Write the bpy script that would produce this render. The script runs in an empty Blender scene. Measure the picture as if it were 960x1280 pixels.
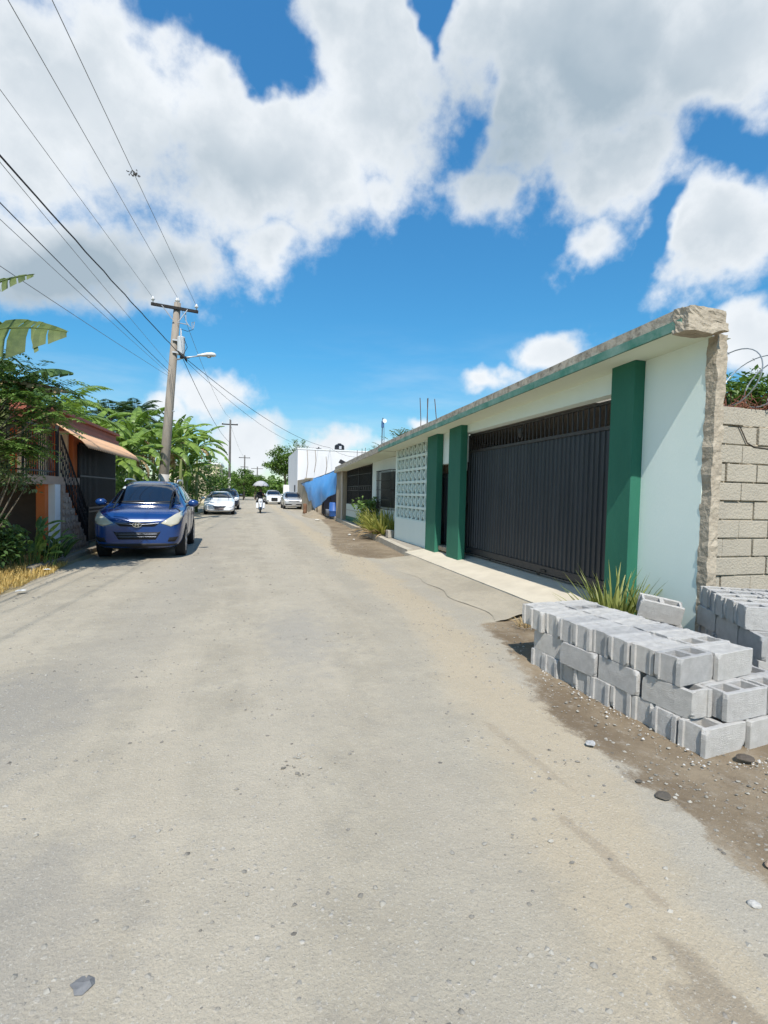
import bpy, bmesh, math, random
from mathutils import Vector, Matrix, noise
from mathutils.bvhtree import BVHTree
random.seed(7)
PI = math.pi
C = bpy.context.scene.collection
SC = bpy.context.scene
rnd = random.uniform

# ------------------------------------------------------------------ materials
def lin(r, g, b):
    f = lambda c: (c/255/12.92) if c/255 <= .04045 else ((c/255+.055)/1.055)**2.4
    return (f(r), f(g), f(b), 1)

MATS = {}
def M(name, c1, c2=None, scale=4, rough=.8, bump=0, bscale=40, metal=0, contrast=.25, detail=6, spec=.3, trans=0, coat=0, alpha=1, stretch=None, bdetail=6):
    """procedural two-tone material with noise variation and bump, in object space"""
    if name in MATS: return MATS[name]
    m = bpy.data.materials.new(name); m.use_nodes = True
    nt = m.node_tree; N = nt.nodes; L = nt.links
    b = N['Principled BSDF']
    b.inputs['Roughness'].default_value = rough
    b.inputs['Metallic'].default_value = metal
    b.inputs['Specular IOR Level'].default_value = spec
    if coat:
        b.inputs['Coat Weight'].default_value = coat; b.inputs['Coat Roughness'].default_value = .04
    if trans: b.inputs['Transmission Weight'].default_value = trans
    c1 = tuple(c1) if len(c1) == 4 else tuple(c1)+(1,)
    if c2 is None: c2 = c1
    c2 = tuple(c2) if len(c2) == 4 else tuple(c2)+(1,)
    tc = N.new('ShaderNodeTexCoord'); vec = tc.outputs['Object']
    if stretch:
        mp = N.new('ShaderNodeMapping'); mp.inputs['Scale'].default_value = stretch
        L.new(vec, mp.inputs['Vector']); vec = mp.outputs['Vector']
    n = N.new('ShaderNodeTexNoise'); n.inputs['Scale'].default_value = scale; n.inputs['Detail'].default_value = detail
    n.inputs['Roughness'].default_value = .62
    L.new(vec, n.inputs['Vector'])
    r = N.new('ShaderNodeValToRGB'); r.color_ramp.elements[0].position = .5-contrast; r.color_ramp.elements[1].position = .5+contrast
    r.color_ramp.elements[0].color = c1; r.color_ramp.elements[1].color = c2
    L.new(n.outputs['Fac'], r.inputs['Fac']); L.new(r.outputs['Color'], b.inputs['Base Color'])
    if bump:
        n2 = N.new('ShaderNodeTexNoise'); n2.inputs['Scale'].default_value = bscale; n2.inputs['Detail'].default_value = bdetail
        L.new(vec, n2.inputs['Vector'])
        bp = N.new('ShaderNodeBump'); bp.inputs['Strength'].default_value = bump; bp.inputs['Distance'].default_value = .02
        L.new(n2.outputs['Fac'], bp.inputs['Height']); L.new(bp.outputs['Normal'], b.inputs['Normal'])
    MATS[name] = m
    return m

def leafmat(name, c1, c2, scale=3, rough=.5, trans=.25):
    """two-sided leaf: diffuse + translucent, varied by a position noise and per-leaf random"""
    m = bpy.data.materials.new(name); m.use_nodes = True
    nt = m.node_tree; N = nt.nodes; L = nt.links
    b = N['Principled BSDF']; b.inputs['Roughness'].default_value = rough; b.inputs['Specular IOR Level'].default_value = .35
    tc = N.new('ShaderNodeTexCoord')
    n = N.new('ShaderNodeTexNoise'); n.inputs['Scale'].default_value = scale; n.inputs['Detail'].default_value = 3
    L.new(tc.outputs['Object'], n.inputs['Vector'])
    gi = N.new('ShaderNodeNewGeometry')
    mx = N.new('ShaderNodeMath'); mx.operation = 'MULTIPLY_ADD'; mx.inputs[1].default_value = .7; 
    L.new(gi.outputs['Random Per Island'], mx.inputs[0]); L.new(n.outputs['Fac'], mx.inputs[2])
    r = N.new('ShaderNodeValToRGB'); r.color_ramp.elements[0].position = .45; r.color_ramp.elements[1].position = 1.15
    r.color_ramp.elements[1].position = 1.0
    r.color_ramp.elements[0].color = tuple(c1)+(1,); r.color_ramp.elements[1].color = tuple(c2)+(1,)
    L.new(mx.outputs[0], r.inputs['Fac']); L.new(r.outputs['Color'], b.inputs['Base Color'])
    t = N.new('ShaderNodeBsdfTranslucent'); 
    hs = N.new('ShaderNodeHueSaturation'); hs.inputs['Value'].default_value = 1.5; hs.inputs['Saturation'].default_value = 1.1
    L.new(r.outputs['Color'], hs.inputs['Color']); L.new(hs.outputs['Color'], t.inputs['Color'])
    mix = N.new('ShaderNodeMixShader'); mix.inputs['Fac'].default_value = trans
    L.new(b.outputs[0], mix.inputs[1]); L.new(t.outputs[0], mix.inputs[2])
    L.new(mix.outputs[0], N['Material Output'].inputs['Surface'])
    return m

# ------------------------------------------------------------------ objects
ORG = {}
def tag(o, label=None, cat=None, group=None, kind=None):
    if label: o['label'] = label
    if cat: o['category'] = cat
    if group: o['group'] = group
    if kind: o['kind'] = kind
    return o
def thing(name, label, cat, loc=(0,0,0), rotz=0, group=None):
    o = bpy.data.objects.new(name, None); C.objects.link(o); o.empty_display_size = .2
    o.location = loc; o.rotation_euler = (0, 0, rotz); ORG[o] = Vector(loc)
    return tag(o, label, cat, group)

class MB:
    def __init__(s): s.v = []; s.f = []
    def add(s, vs, fs):
        n = len(s.v); s.v += [tuple(p) for p in vs]; s.f += [tuple(i+n for i in f) for f in fs]; return s
    def box(s, x0, x1, y0, y1, z0, z1):
        return s.add([(x0,y0,z0),(x1,y0,z0),(x1,y1,z0),(x0,y1,z0),(x0,y0,z1),(x1,y0,z1),(x1,y1,z1),(x0,y1,z1)],
                     [(0,3,2,1),(4,5,6,7),(0,1,5,4),(1,2,6,5),(2,3,7,6),(3,0,4,7)])
    def obox(s, c, ax, ay, az):
        c = Vector(c); ax = Vector(ax); ay = Vector(ay); az = Vector(az)
        return s.add([c+a*ax+b*ay+d*az for d in (-1,1) for a,b in ((-1,-1),(1,-1),(1,1),(-1,1))],
                     [(0,3,2,1),(4,5,6,7),(0,1,5,4),(1,2,6,5),(2,3,7,6),(3,0,4,7)])
    def prism(s, poly, d):
        """extrude a 3-D polygon along d"""
        n = len(poly); d = Vector(d); p = [Vector(q) for q in poly]
        return s.add(p+[q+d for q in p], [tuple(range(n))[::-1], tuple(range(n, 2*n))]+[(i,(i+1)%n,n+(i+1)%n,n+i) for i in range(n)])
    def tube(s, pts, r, seg=8, cap=True):
        pts = [Vector(p) for p in pts]
        if not isinstance(r, (list, tuple)): r = [r]*len(pts)
        n0 = len(s.v); a = None
        for i, p in enumerate(pts):
            t = (pts[min(i+1, len(pts)-1)]-pts[max(i-1, 0)]).normalized()
            if a is None:
                a = t.cross(Vector((0,0,1)) if abs(t.z) < .9 else Vector((1,0,0))).normalized()
            else: a = (a-t*a.dot(t)).normalized()
            b = t.cross(a)
            for k in range(seg):
                an = 2*PI*k/seg; s.v.append(tuple(p+(a*math.cos(an)+b*math.sin(an))*r[i]))
        for i in range(len(pts)-1):
            for k in range(seg):
                k2 = (k+1) % seg
                s.f.append((n0+i*seg+k, n0+i*seg+k2, n0+(i+1)*seg+k2, n0+(i+1)*seg+k))
        if cap:
            s.f.append(tuple(n0+k for k in range(seg))[::-1]); s.f.append(tuple(n0+(len(pts)-1)*seg+k for k in range(seg)))
        return s
    def lathe(s, prof, c=(0,0,0), axis='z', seg=24):
        """prof = [(radius, height)]"""
        n0 = len(s.v); c = Vector(c)
        for r, h in prof:
            for k in range(seg):
                a = 2*PI*k/seg; u, w = r*math.cos(a), r*math.sin(a)
                q = (u, w, h) if axis == 'z' else (h, u, w) if axis == 'x' else (w, h, u)
                s.v.append(tuple(c+Vector(q)))
        for i in range(len(prof)-1):
            for k in range(seg):
                k2 = (k+1) % seg; s.f.append((n0+i*seg+k, n0+i*seg+k2, n0+(i+1)*seg+k2, n0+(i+1)*seg+k))
        s.f.append(tuple(n0+k for k in range(seg))[::-1]); s.f.append(tuple(n0+(len(prof)-1)*seg+k for k in range(seg)))
        return s
    def grid(s, fn, nu, nv):
        n0 = len(s.v)
        for i in range(nu+1):
            for j in range(nv+1): s.v.append(tuple(fn(i/nu, j/nv)))
        for i in range(nu):
            for j in range(nv):
                a = n0+i*(nv+1)+j; s.f.append((a, a+nv+1, a+nv+2, a+1))
        return s
    def build(s, name, mat, parent=None, local=False, smooth=False, bevel=0, solid=0, subs=0, fix=True):
        me = bpy.data.meshes.new(name)
        off = ORG[parent] if (parent is not None and not local) else Vector((0,0,0))
        me.from_pydata([tuple(Vector(p)-off) for p in s.v], [], s.f)
        if fix:
            bm = bmesh.new(); bm.from_mesh(me); bmesh.ops.recalc_face_normals(bm, faces=bm.faces); bm.to_mesh(me); bm.free()
        me.materials.append(mat)
        if smooth: me.polygons.foreach_set('use_smooth', [True]*len(me.polygons))
        o = bpy.data.objects.new(name, me); C.objects.link(o)
        if parent is not None:
            o.parent = parent; ORG[o] = ORG[parent] if not local else Vector((0,0,0))
        else: ORG[o] = Vector((0,0,0))
        if solid:
            md = o.modifiers.new('thick', 'SOLIDIFY'); md.thickness = solid; md.offset = 0
        if bevel:
            md = o.modifiers.new('bevel', 'BEVEL'); md.width = bevel; md.segments = 2; md.limit_method = 'ANGLE'
        if subs:
            md = o.modifiers.new('sub', 'SUBSURF'); md.levels = subs; md.render_levels = subs
        return o

def copy_tree(o, parent=None):
    c = o.copy(); C.objects.link(c)
    if parent is not None: c.parent = parent
    ORG[c] = ORG.get(o, Vector((0,0,0)))
    for ch in list(o.children):
        copy_tree(ch, c)
    return c

def roughen(o, amp, scale=8, cuts=0, edges_only=False):
    """subdivide and push vertices about with noise so that edges are not ruler straight"""
    bm = bmesh.new(); bm.from_mesh(o.data)
    if cuts: bmesh.ops.subdivide_edges(bm, edges=bm.edges[:], cuts=cuts, use_grid_fill=True)
    for v in bm.verts:
        n = noise.noise_vector(v.co*scale)+.5*noise.noise_vector(v.co*scale*2.7)
        v.co += n*amp
    bm.to_mesh(o.data); bm.free()

# ------------------------------------------------------------------ render, camera, light, sky
SC.render.engine = 'CYCLES'
SC.view_settings.view_transform = 'Standard'; SC.view_settings.look = 'None'
SC.view_settings.exposure = EXPOSURE = 0.3; SC.view_settings.gamma = 1
SC.cycles.max_bounces = 5; SC.cycles.diffuse_bounces = 3; SC.cycles.glossy_bounces = 3; SC.cycles.use_adaptive_sampling = True; SC.cycles.adaptive_threshold = .02; SC.cycles.transparent_max_bounces = 8

TH, PT, RO = math.radians(15.15), math.radians(2.1), math.radians(1.3)
fw = Vector((math.sin(TH)*math.cos(PT), math.cos(TH)*math.cos(PT), -math.sin(PT)))
R0 = Vector((math.cos(TH), -math.sin(TH), 0)); U0 = R0.cross(fw)
Rv = math.cos(RO)*R0+math.sin(RO)*U0; Uv = -math.sin(RO)*R0+math.cos(RO)*U0
cam = bpy.data.objects.new('camera', bpy.data.cameras.new('camera')); C.objects.link(cam)
cam.matrix_world = Matrix(((Rv.x, Uv.x, -fw.x, 0), (Rv.y, Uv.y, -fw.y, 0), (Rv.z, Uv.z, -fw.z, 1.62), (0,0,0,1)))
cam.data.sensor_fit = 'HORIZONTAL'; cam.data.sensor_width = 36; cam.data.lens = 36*625/960
cam.data.clip_start = .05; cam.data.clip_end = 3000
SC.camera = cam

SUNV = Vector((-.15, -.78, 1)).normalized()
sl = bpy.data.lights.new('sun', 'SUN'); sl.energy = 4.6; sl.angle = math.radians(.53); sl.color = (1, .95, .87)
so = bpy.data.objects.new('sun', sl); C.objects.link(so)
so.rotation_euler = SUNV.to_track_quat('Z', 'Y').to_euler(); so.location = (0, -20, 30)
SUN_EL = math.asin(SUNV.z); SUN_AZ = math.atan2(SUNV.x, SUNV.y)

def build_world():
    w = bpy.data.worlds.new('World'); SC.world = w; w.use_nodes = True
    nt = w.node_tree; N = nt.nodes; L = nt.links
    bg = N['Background']; bg.inputs['Strength'].default_value = .13
    sky = N.new('ShaderNodeTexSky'); sky.sky_type = 'NISHITA'; sky.sun_disc = False
    sky.sun_elevation = SUN_EL; sky.sun_rotation = SUN_AZ
    sky.air_density = 1.0; sky.dust_density = .0; sky.ozone_density = 1.5
    hs = N.new('ShaderNodeHueSaturation'); hs.inputs['Saturation'].default_value = SKY_SAT; hs.inputs['Value'].default_value = SKY_VAL
    hs.inputs['Hue'].default_value = SKY_HUE
    tc = N.new('ShaderNodeTexCoord'); D = tc.outputs['Generated']
    # the air of the place: clearer blue overhead, pale cyan towards the horizon
    s0 = N.new('ShaderNodeSeparateXYZ'); L.new(D, s0.inputs[0])
    tr = N.new('ShaderNodeValToRGB'); te = tr.color_ramp.elements
    te[0].position = .0; te[0].color = SKY_T[0]+(1,); te[1].position = .75; te[1].color = SKY_T[2]+(1,)
    tm = te.new(.25); tm.color = SKY_T[1]+(1,)
    L.new(s0.outputs['Z'], tr.inputs['Fac'])
    ml = N.new('ShaderNodeMixRGB'); ml.blend_type = 'MULTIPLY'; ml.inputs[0].default_value = 1
    L.new(sky.outputs[0], ml.inputs[1]); L.new(tr.outputs[0], ml.inputs[2])
    L.new(ml.outputs[0], hs.inputs['Color'])
    def math_(op, a, b=None, clamp=False):
        n = N.new('ShaderNodeMath'); n.operation = op; n.use_clamp = clamp
        for i, v in enumerate((a, b)):
            if v is None: continue
            if isinstance(v, (int, float)): n.inputs[i].default_value = v
            else: L.new(v, n.inputs[i])
        return n.outputs[0]
    def nz(scale, detail, rough=.6, off=0):
        n = N.new('ShaderNodeTexNoise'); n.inputs['Scale'].default_value = scale; n.inputs['Detail'].default_value = detail
        n.inputs['Roughness'].default_value = rough
        if off:
            mp = N.new('ShaderNodeMapping'); mp.inputs['Location'].default_value = (off, off*.7, off*1.3)
            L.new(DW, mp.inputs['Vector']); L.new(mp.outputs[0], n.inputs['Vector'])
        else: L.new(DW, n.inputs['Vector'])
        return n
    # warp the direction a little so that no blob keeps a round rim
    DW = D
    wn = nz(5.5, 4, .55)
    sub = N.new('ShaderNodeVectorMath'); sub.operation = 'SUBTRACT'; L.new(wn.outputs['Color'], sub.inputs[0]); sub.inputs[1].default_value = (.5,.5,.5)
    sc = N.new('ShaderNodeVectorMath'); sc.operation = 'SCALE'; sc.inputs['Scale'].default_value = .17; L.new(sub.outputs[0], sc.inputs[0])
    ad = N.new('ShaderNodeVectorMath'); ad.operation = 'ADD'; L.new(D, ad.inputs[0]); L.new(sc.outputs[0], ad.inputs[1])
    DV = ad.outputs[0]
    def blob(az, el, ra, re, rot=0):
        a, e = math.radians(az), math.radians(el)
        mp = N.new('ShaderNodeMapping'); mp.vector_type = 'TEXTURE'
        mp.inputs['Location'].default_value = (math.sin(a)*math.cos(e), math.cos(a)*math.cos(e), math.sin(e))
        mp.inputs['Rotation'].default_value = (e, math.radians(rot), -a)
        mp.inputs['Scale'].default_value = (math.radians(ra), .6, math.radians(re))
        L.new(DV, mp.inputs['Vector'])
        g = N.new('ShaderNodeTexGradient'); g.gradient_type = 'SPHERICAL'; L.new(mp.outputs[0], g.inputs['Vector'])
        return g.outputs['Fac']
    def field(bl):
        tot = None
        for b in bl:
            v = blob(*b[:4], b[5] if len(b) > 5 else 0)
            v = math_('MULTIPLY', v, b[4])
            tot = v if tot is None else math_('MAXIMUM', tot, v)
        return tot
    body = field(CLOUDS); hole = field(HOLES); grey = field(GREYS)
    n1 = nz(6.5, 10, .62, 3.1); n2 = nz(22, 5, .6, 7.7)
    t = math_('SUBTRACT', body, math_('MULTIPLY', hole, 1.0))
    t = math_('ADD', t, math_('MULTIPLY', math_('SUBTRACT', n1.outputs['Fac'], .5), .95))
    t = math_('ADD', t, math_('MULTIPLY', math_('SUBTRACT', n2.outputs['Fac'], .5), .5))
    dens = N.new('ShaderNodeMapRange'); dens.interpolation_type = 'SMOOTHSTEP'
    dens.inputs['From Min'].default_value = .20; dens.inputs['From Max'].default_value = .66
    L.new(t, dens.inputs['Value'])
    # thin veil
    n3 = nz(2.6, 5, .6, 12.3)
    mp = N.new('ShaderNodeMapping'); mp.inputs['Scale'].default_value = (1, 1, 5); L.new(D, mp.inputs['Vector']); L.new(mp.outputs[0], n3.inputs['Vector'])
    sep = N.new('ShaderNodeSeparateXYZ'); L.new(D, sep.inputs[0])
    low = N.new('ShaderNodeMapRange'); low.inputs['From Min'].default_value = .33; low.inputs['From Max'].default_value = .0
    L.new(sep.outputs['Z'], low.inputs['Value'])
    veil = N.new('ShaderNodeMapRange'); veil.interpolation_type = 'SMOOTHSTEP'; veil.inputs['From Min'].default_value = .42; veil.inputs['From Max'].default_value = .8
    veil.inputs['To Max'].default_value = .75
    L.new(n3.outputs['Fac'], veil.inputs['Value'])
    vl = math_('MULTIPLY', veil.outputs[0], low.outputs[0])
    # thick middles are greyer (seen from below), thin rims and tops brighter
    th = N.new('ShaderNodeMapRange'); th.interpolation_type = 'SMOOTHSTEP'; th.inputs['From Min'].default_value = .38; th.inputs['From Max'].default_value = 1.0
    L.new(t, th.inputs['Value'])
    hi = N.new('ShaderNodeMapRange'); hi.inputs['From Min'].default_value = .16; hi.inputs['From Max'].default_value = .36; hi.inputs['To Min'].default_value = .1; L.new(sep.outputs['Z'], hi.inputs['Value'])
    n4 = nz(4.5, 5, .55, 21.7)
    g2 = math_('ADD', math_('MULTIPLY', math_('MULTIPLY', th.outputs[0], hi.outputs[0]), .45), math_('MULTIPLY', grey, 1.0))
    g2 = math_('ADD', g2, math_('MULTIPLY', math_('SUBTRACT', n4.outputs['Fac'], .5), 1.1), True)
    cc = N.new('ShaderNodeValToRGB'); el = cc.color_ramp.elements
    el[0].position = 0; el[0].color = tuple(CLOUD_BRIGHT)+(1,)
    el[1].position = 1; el[1].color = tuple(CLOUD_GREY)+(1,)
    L.new(g2, cc.inputs['Fac'])
    cs = N.new('ShaderNodeVectorMath'); cs.operation = 'SCALE'; cs.inputs['Scale'].default_value = 1/.13; L.new(cc.outputs[0], cs.inputs[0])
    vs = N.new('ShaderNodeMixRGB'); L.new(vl, vs.inputs['Fac']); L.new(hs.outputs[0], vs.inputs[1]); vs.inputs[2].default_value = (.62/.13, .72/.13, .80/.13, 1)
    mx = N.new('ShaderNodeMixRGB'); L.new(dens.outputs[0], mx.inputs['Fac']); L.new(vs.outputs[0], mx.inputs[1]); L.new(cs.outputs[0], mx.inputs[2])
    L.new(mx.outputs[0], bg.inputs['Color'])
    w.cycles.sampling_method = 'MANUAL'; w.cycles.sample_map_resolution = 1024
CLOUDS = [(-16.2, 32.9, 19.1, 13.5, 1.1, -19.3), (1.1, 32.6, 19.4, 12.5, 1.15, -8.6), (13.2, 37.6, 10.6, 13.0, 1.1, -2.0), (14.3, 30.5, 7.7, 5.8, 0.8, -1.4), (-18.7, 20.6, 19.9, 7.7, 1, -14.6), (-8.4, 22.0, 10.0, 6.3, 0.85, -10.5), (1.7, 24.9, 7.8, 5.3, 0.95, -6.8), (9.9, 29.7, 10.1, 5.9, 0.8, -3.6), (-21.1, 35.7, 10.3, 6.4, 1, -24.1), (8.6, 41.9, 9.8, 5.1, 0.8, -5.1), (34.5, 38.9, 18.1, 11.4, 1.2, 11.6), (24.5, 41.0, 7.8, 8.7, 0.9, 5.4), (46.1, 35.9, 12.2, 10.8, 1.1, 18.4), (38.0, 30.7, 10.6, 7.2, 0.95, 11.1), (27.1, 31.1, 8.8, 5.6, 0.78, 5.3), (36.4, 24.2, 5.7, 4.0, 0.75, 7.9), (48.4, 23.2, 8.9, 7.5, 1.05, 13.2), (44.7, 24.6, 5.7, 4.5, 0.8, 12.1), (50.3, 26.9, 5.0, 3.5, 0.6, 16.5), (33.7, 15.4, 6.7, 3.8, 0.95, 3.9), (26.6, 12.4, 5.6, 2.0, 0.85, 1.3), (51.2, 14.5, 5.2, 5.5, 1, 8.9), (18.5, 8.8, 3.0, 1.6, 0.8, -0.7), (-5.2, 10.3, 7.1, 4.9, 0.95, -5.1), (-9.1, 8.3, 5.3, 3.2, 0.7, -5.1), (-0.2, 5.1, 6.8, 5.2, 0.95, -2.7), (10.4, 5.7, 6.3, 2.7, 0.85, -1.7), (5.9, 4.0, 7.1, 3.6, 0.7, -1.9), (29.0, 13.0, 3.3, 2.1, 0.6, 2.0), (-34.0, 19.7, 15.8, 15.3, 1, -22.9), (65.0, 23.6, 14.8, 14.5, 1, 23.9), (-1.9, 54.3, 23.9, 7.9, 1, -14.5), (45.7, 55.5, 15.9, 5.8, 1, 25.5), (120, 35, 30, 18, 1.0, 0), (-120, 30, 32, 16, 1.0, 0), (180, 25, 26, 12, 1, 0), (85, 15, 18, 9, 1, 0), (-85, 42, 34, 22, 1.1, 0), (-80, 14, 20, 9, 1, 0)]  # one large high cloud left of view is added to brighten the shaded wall
HOLES = [(-1.5, 40.3, 5.6, 3.1, 0.82, -11.8), (2.2, 39.1, 3.7, 2.0, 0.8, -9.1), (0.1, 41.5, 3.2, 2.8, 0.7, -10.9), (19.4, 42.4, 1.6, 2.8, 0.9, 2.1), (23.7, 35.8, 1.8, 3.2, 0.45, 4.1), (47.0, 30.8, 4.3, 2.5, 0.5, 16.6), (50.7, 28.4, 3.3, 3.3, 0.45, 17.6), (-9.7, 39.9, 3.5, 1.8, 0.5, -17.4), (42.7, 24.3, 1.6, 4.6, 0.6, 10.9), (31.9, 27.8, 2.9, 4.0, 0.3, 6.9)]
GREYS = [(-16.8, 19.0, 16.4, 6.0, 0.9, -12.8), (-6.2, 30.3, 15.1, 4.2, 0.45, -12.2), (34.7, 35.8, 18.2, 9.7, 0.75, 10.8), (38.0, 30.1, 10.7, 4.8, 0.35, 10.9), (21.2, 37.6, 13.9, 10.8, 0.15, 2.8), (-18.7, 35.1, 10.8, 4.8, 0.2, -22.1)]
SKY_SAT, SKY_VAL, SKY_HUE = 1.08, 1.52, .5
SKY_T = ((.34,.375,.365), (.30,.55,.62), (.48,.80,.93))
CLOUD_BRIGHT, CLOUD_GREY = (.74,.775,.81), (.33,.41,.48)
build_world()
# ================================================================== GROUND
def ground_mat():
    """one procedural earth for the street and its verges: pale gravel road, brown damp dirt at the right, ruts and stains"""
    m = bpy.data.materials.new('gravel_street'); m.use_nodes = True
    nt = m.node_tree; N = nt.nodes; L = nt.links; b = N['Principled BSDF']
    b.inputs['Roughness'].default_value = .95; b.inputs['Specular IOR Level'].default_value = .12
    tc = N.new('ShaderNodeTexCoord'); D = tc.outputs['Object']
    cache = {}
    def nz(scale, det=6, rough=.6, st=None):
        k = (scale, det, rough, st)
        if k not in cache: cache[k] = nz_(*k)
        return cache[k]
    def nz_(scale, det, rough, st):
        n = N.new('ShaderNodeTexNoise'); n.inputs['Scale'].default_value = scale; n.inputs['Detail'].default_value = det; n.inputs['Roughness'].default_value = rough
        if st:
            mp = N.new('ShaderNodeMapping'); mp.inputs['Scale'].default_value = st; L.new(D, mp.inputs['Vector']); L.new(mp.outputs[0], n.inputs['Vector'])
        else: L.new(D, n.inputs['Vector'])
        return n.outputs['Fac']
    def op(o, a, b_=None, c=None, clamp=False):
        n = N.new('ShaderNodeMath'); n.operation = o; n.use_clamp = clamp
        for i, v in enumerate((a, b_, c)):
            if v is None: continue
            if isinstance(v, (int, float)): n.inputs[i].default_value = v
            else: L.new(v, n.inputs[i])
        return n.outputs[0]
    def ramp(f, a, b_, lo=0, hi=1):
        n = N.new('ShaderNodeMapRange'); n.interpolation_type = 'SMOOTHSTEP'
        n.inputs['From Min'].default_value = a; n.inputs['From Max'].default_value = b_; n.inputs['To Min'].default_value = lo; n.inputs['To Max'].default_value = hi
        L.new(f, n.inputs['Value']); return n.outputs[0]
    def mix(f, c1, c2):
        n = N.new('ShaderNodeMixRGB')
        if isinstance(f, (int, float)): n.inputs[0].default_value = f
        else: L.new(f, n.inputs[0])
        for i, c in ((1, c1), (2, c2)):
            if isinstance(c, tuple): n.inputs[i].default_value = c+(1,)
            else: L.new(c, n.inputs[i])
        return n.outputs[0]
    sx = N.new('ShaderNodeSeparateXYZ'); L.new(D, sx.inputs[0]); X, Y = sx.outputs['X'], sx.outputs['Y']
    wob = op('MULTIPLY', op('SUBTRACT', nz(.55, 5), .5), 1.1)
    fine = op('MULTIPLY', op('SUBTRACT', nz(5, 6), .5), .35)
    shear = op('MULTIPLY', op('MINIMUM', op('MAXIMUM', Y, 0), 6), -.2)
    Xw = op('ADD', op('ADD', op('ADD', X, wob), fine), shear)
    # pale road: grey crushed stone with cream dust lying along the direction of travel
    g = mix(ramp(nz(1.1, 7, .65), .35, .65), (0.309,0.265,0.193), (0.403,0.348,0.257))
    g = mix(op('MULTIPLY', ramp(nz(10, 6, .7), .45, .7), .45), g, (0.224,0.201,0.165))
    dust = ramp(nz(1.0, 7, .6, (1.6, .16, 1)), .42, .66)
    g = mix(op('MULTIPLY', ramp(nz(3.1, 8, .7), .46, .60), .35), g, (0.274,0.233,0.169))
    g = mix(op('MULTIPLY', dust, .6), g, (0.440,0.375,0.276))
    def band(x0, w, col, amt):
        d = op('ABSOLUTE', op('SUBTRACT', Xw, x0)); f = op('MULTIPLY', ramp(d, w, w*.25), amt)
        return lambda c: mix(f, c, col)
    for bd in (band(1.2, .5, (0.423,0.340,0.224), .8), band(-.45, .5, (0.415,0.359,0.272), .5), band(-2.3, .7, (0.286,0.253,0.202), .5), band(1.72, .3, (0.353,0.316,0.254), .6), band(.5, .35, (0.332,0.292,0.224), .5)):
        g = bd(g)
    # sandy damp stains near the camera and a far damp patch
    def spot(cx, cy, rx, ry, rot, col, amt, a=1.0, b2=.6):
        nonlocal g
        mp = N.new('ShaderNodeMapping'); mp.vector_type = 'TEXTURE'; mp.inputs['Location'].default_value = (cx, cy, 0); mp.inputs['Rotation'].default_value = (0,0,rot); mp.inputs['Scale'].default_value = (rx, ry, 1000)
        L.new(D, mp.inputs['Vector'])
        vl = N.new('ShaderNodeVectorMath'); vl.operation = 'LENGTH'; L.new(mp.outputs[0], vl.inputs[0])
        f = op('ADD', vl.outputs['Value'], op('MULTIPLY', op('SUBTRACT', nz(6, 6, .6), .5), 1.9))
        g = mix(op('MULTIPLY', ramp(f, a, b2), amt), g, col)
    spot(1.49, 1.2, .09, .30, .10, (0.207,0.154,0.094), .75, 1.1, .45)
    spot(1.36, 1.18, .06, .14, .0, (0.232,0.178,0.114), .6)
    spot(1.56, 1.85, .05, .35, .12, (0.274,0.207,0.132), .6)
    spot(1.68, 2.75, .05, .45, .1, (0.290,0.225,0.147), .5)
    spot(.95, 2.3, .35, .8, .2, (0.332,0.284,0.213), .4)
    spot(-1.7, 3.9, .8, 1.1, .0, (0.237,0.213,0.176), .75, 1.1, .3)
    spot(-.9, 2.0, .6, .7, .3, (0.224,0.205,0.180), .5, 1.1, .3)
    spot(.55, 5.6, .5, 1.6, 0, (0.257,0.237,0.206), .6, 1.1, .2)
    g = mix(op('MULTIPLY', ramp(nz(120, 4, .75), .52, .66), .55), g, (.17,.15,.12)); g = mix(op('MULTIPLY', ramp(nz(85, 4, .75), .56, .68), .55), g, (.55,.52,.45))
    g = mix(.22, g, (.40,.385,.335))
    # brown earth to the right of the road edge
    dirt = mix(ramp(nz(1.1, 7, .65), .35, .68), (.165,.125,.082), (.275,.220,.150))
    dirt = mix(op('MULTIPLY', ramp(nz(10, 6, .7), .5, .72), .5), dirt, (.33,.29,.23))
    att = N.new('ShaderNodeAttribute'); att.attribute_name = 'dirt'
    e = op('ADD', att.outputs['Fac'], op('ADD', op('MULTIPLY', op('SUBTRACT', nz(5, 6), .5), .55), op('MULTIPLY', op('SUBTRACT', nz(70, 5, .7), .5), .2)))
    fd = ramp(e, .42, .56)
    g = mix(fd, g, dirt)
    # little stones: voronoi cells, few of them kept
    wn = N.new('ShaderNodeTexNoise'); wn.inputs['Scale'].default_value = 60; wn.inputs['Detail'].default_value = 2; L.new(D, wn.inputs['Vector'])
    wm_ = N.new('ShaderNodeVectorMath'); wm_.operation = 'MULTIPLY_ADD'; L.new(wn.outputs['Color'], wm_.inputs[0]); wm_.inputs[1].default_value = (.016,)*3; L.new(D, wm_.inputs[2])
    pat = ramp(nz(.8, 5), .42, .62)
    def stones(scale, thr, bright, amt):
        v = N.new('ShaderNodeTexVoronoi'); v.inputs['Scale'].default_value = scale; L.new(wm_.outputs[0], v.inputs['Vector'])
        s3 = N.new('ShaderNodeSeparateXYZ'); L.new(v.outputs['Color'], s3.inputs[0])
        keep = op('GREATER_THAN', s3.outputs[0], thr)
        near = ramp(op('ADD', v.outputs['Distance'], op('MULTIPLY', s3.outputs[2], .22)), .42, .22)
        k = op('MULTIPLY', op('MULTIPLY', keep, near), op('MULTIPLY_ADD', pat, .75, .25))
        return k, s3.outputs[1]
    k1, c1 = stones(33, .72, 0, 1); k2, c2 = stones(100, .5, 0, 1)
    g = mix(op('MULTIPLY', k1, .55), g, mix(c1, (.20,.19,.18), (.52,.50,.46)))
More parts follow.
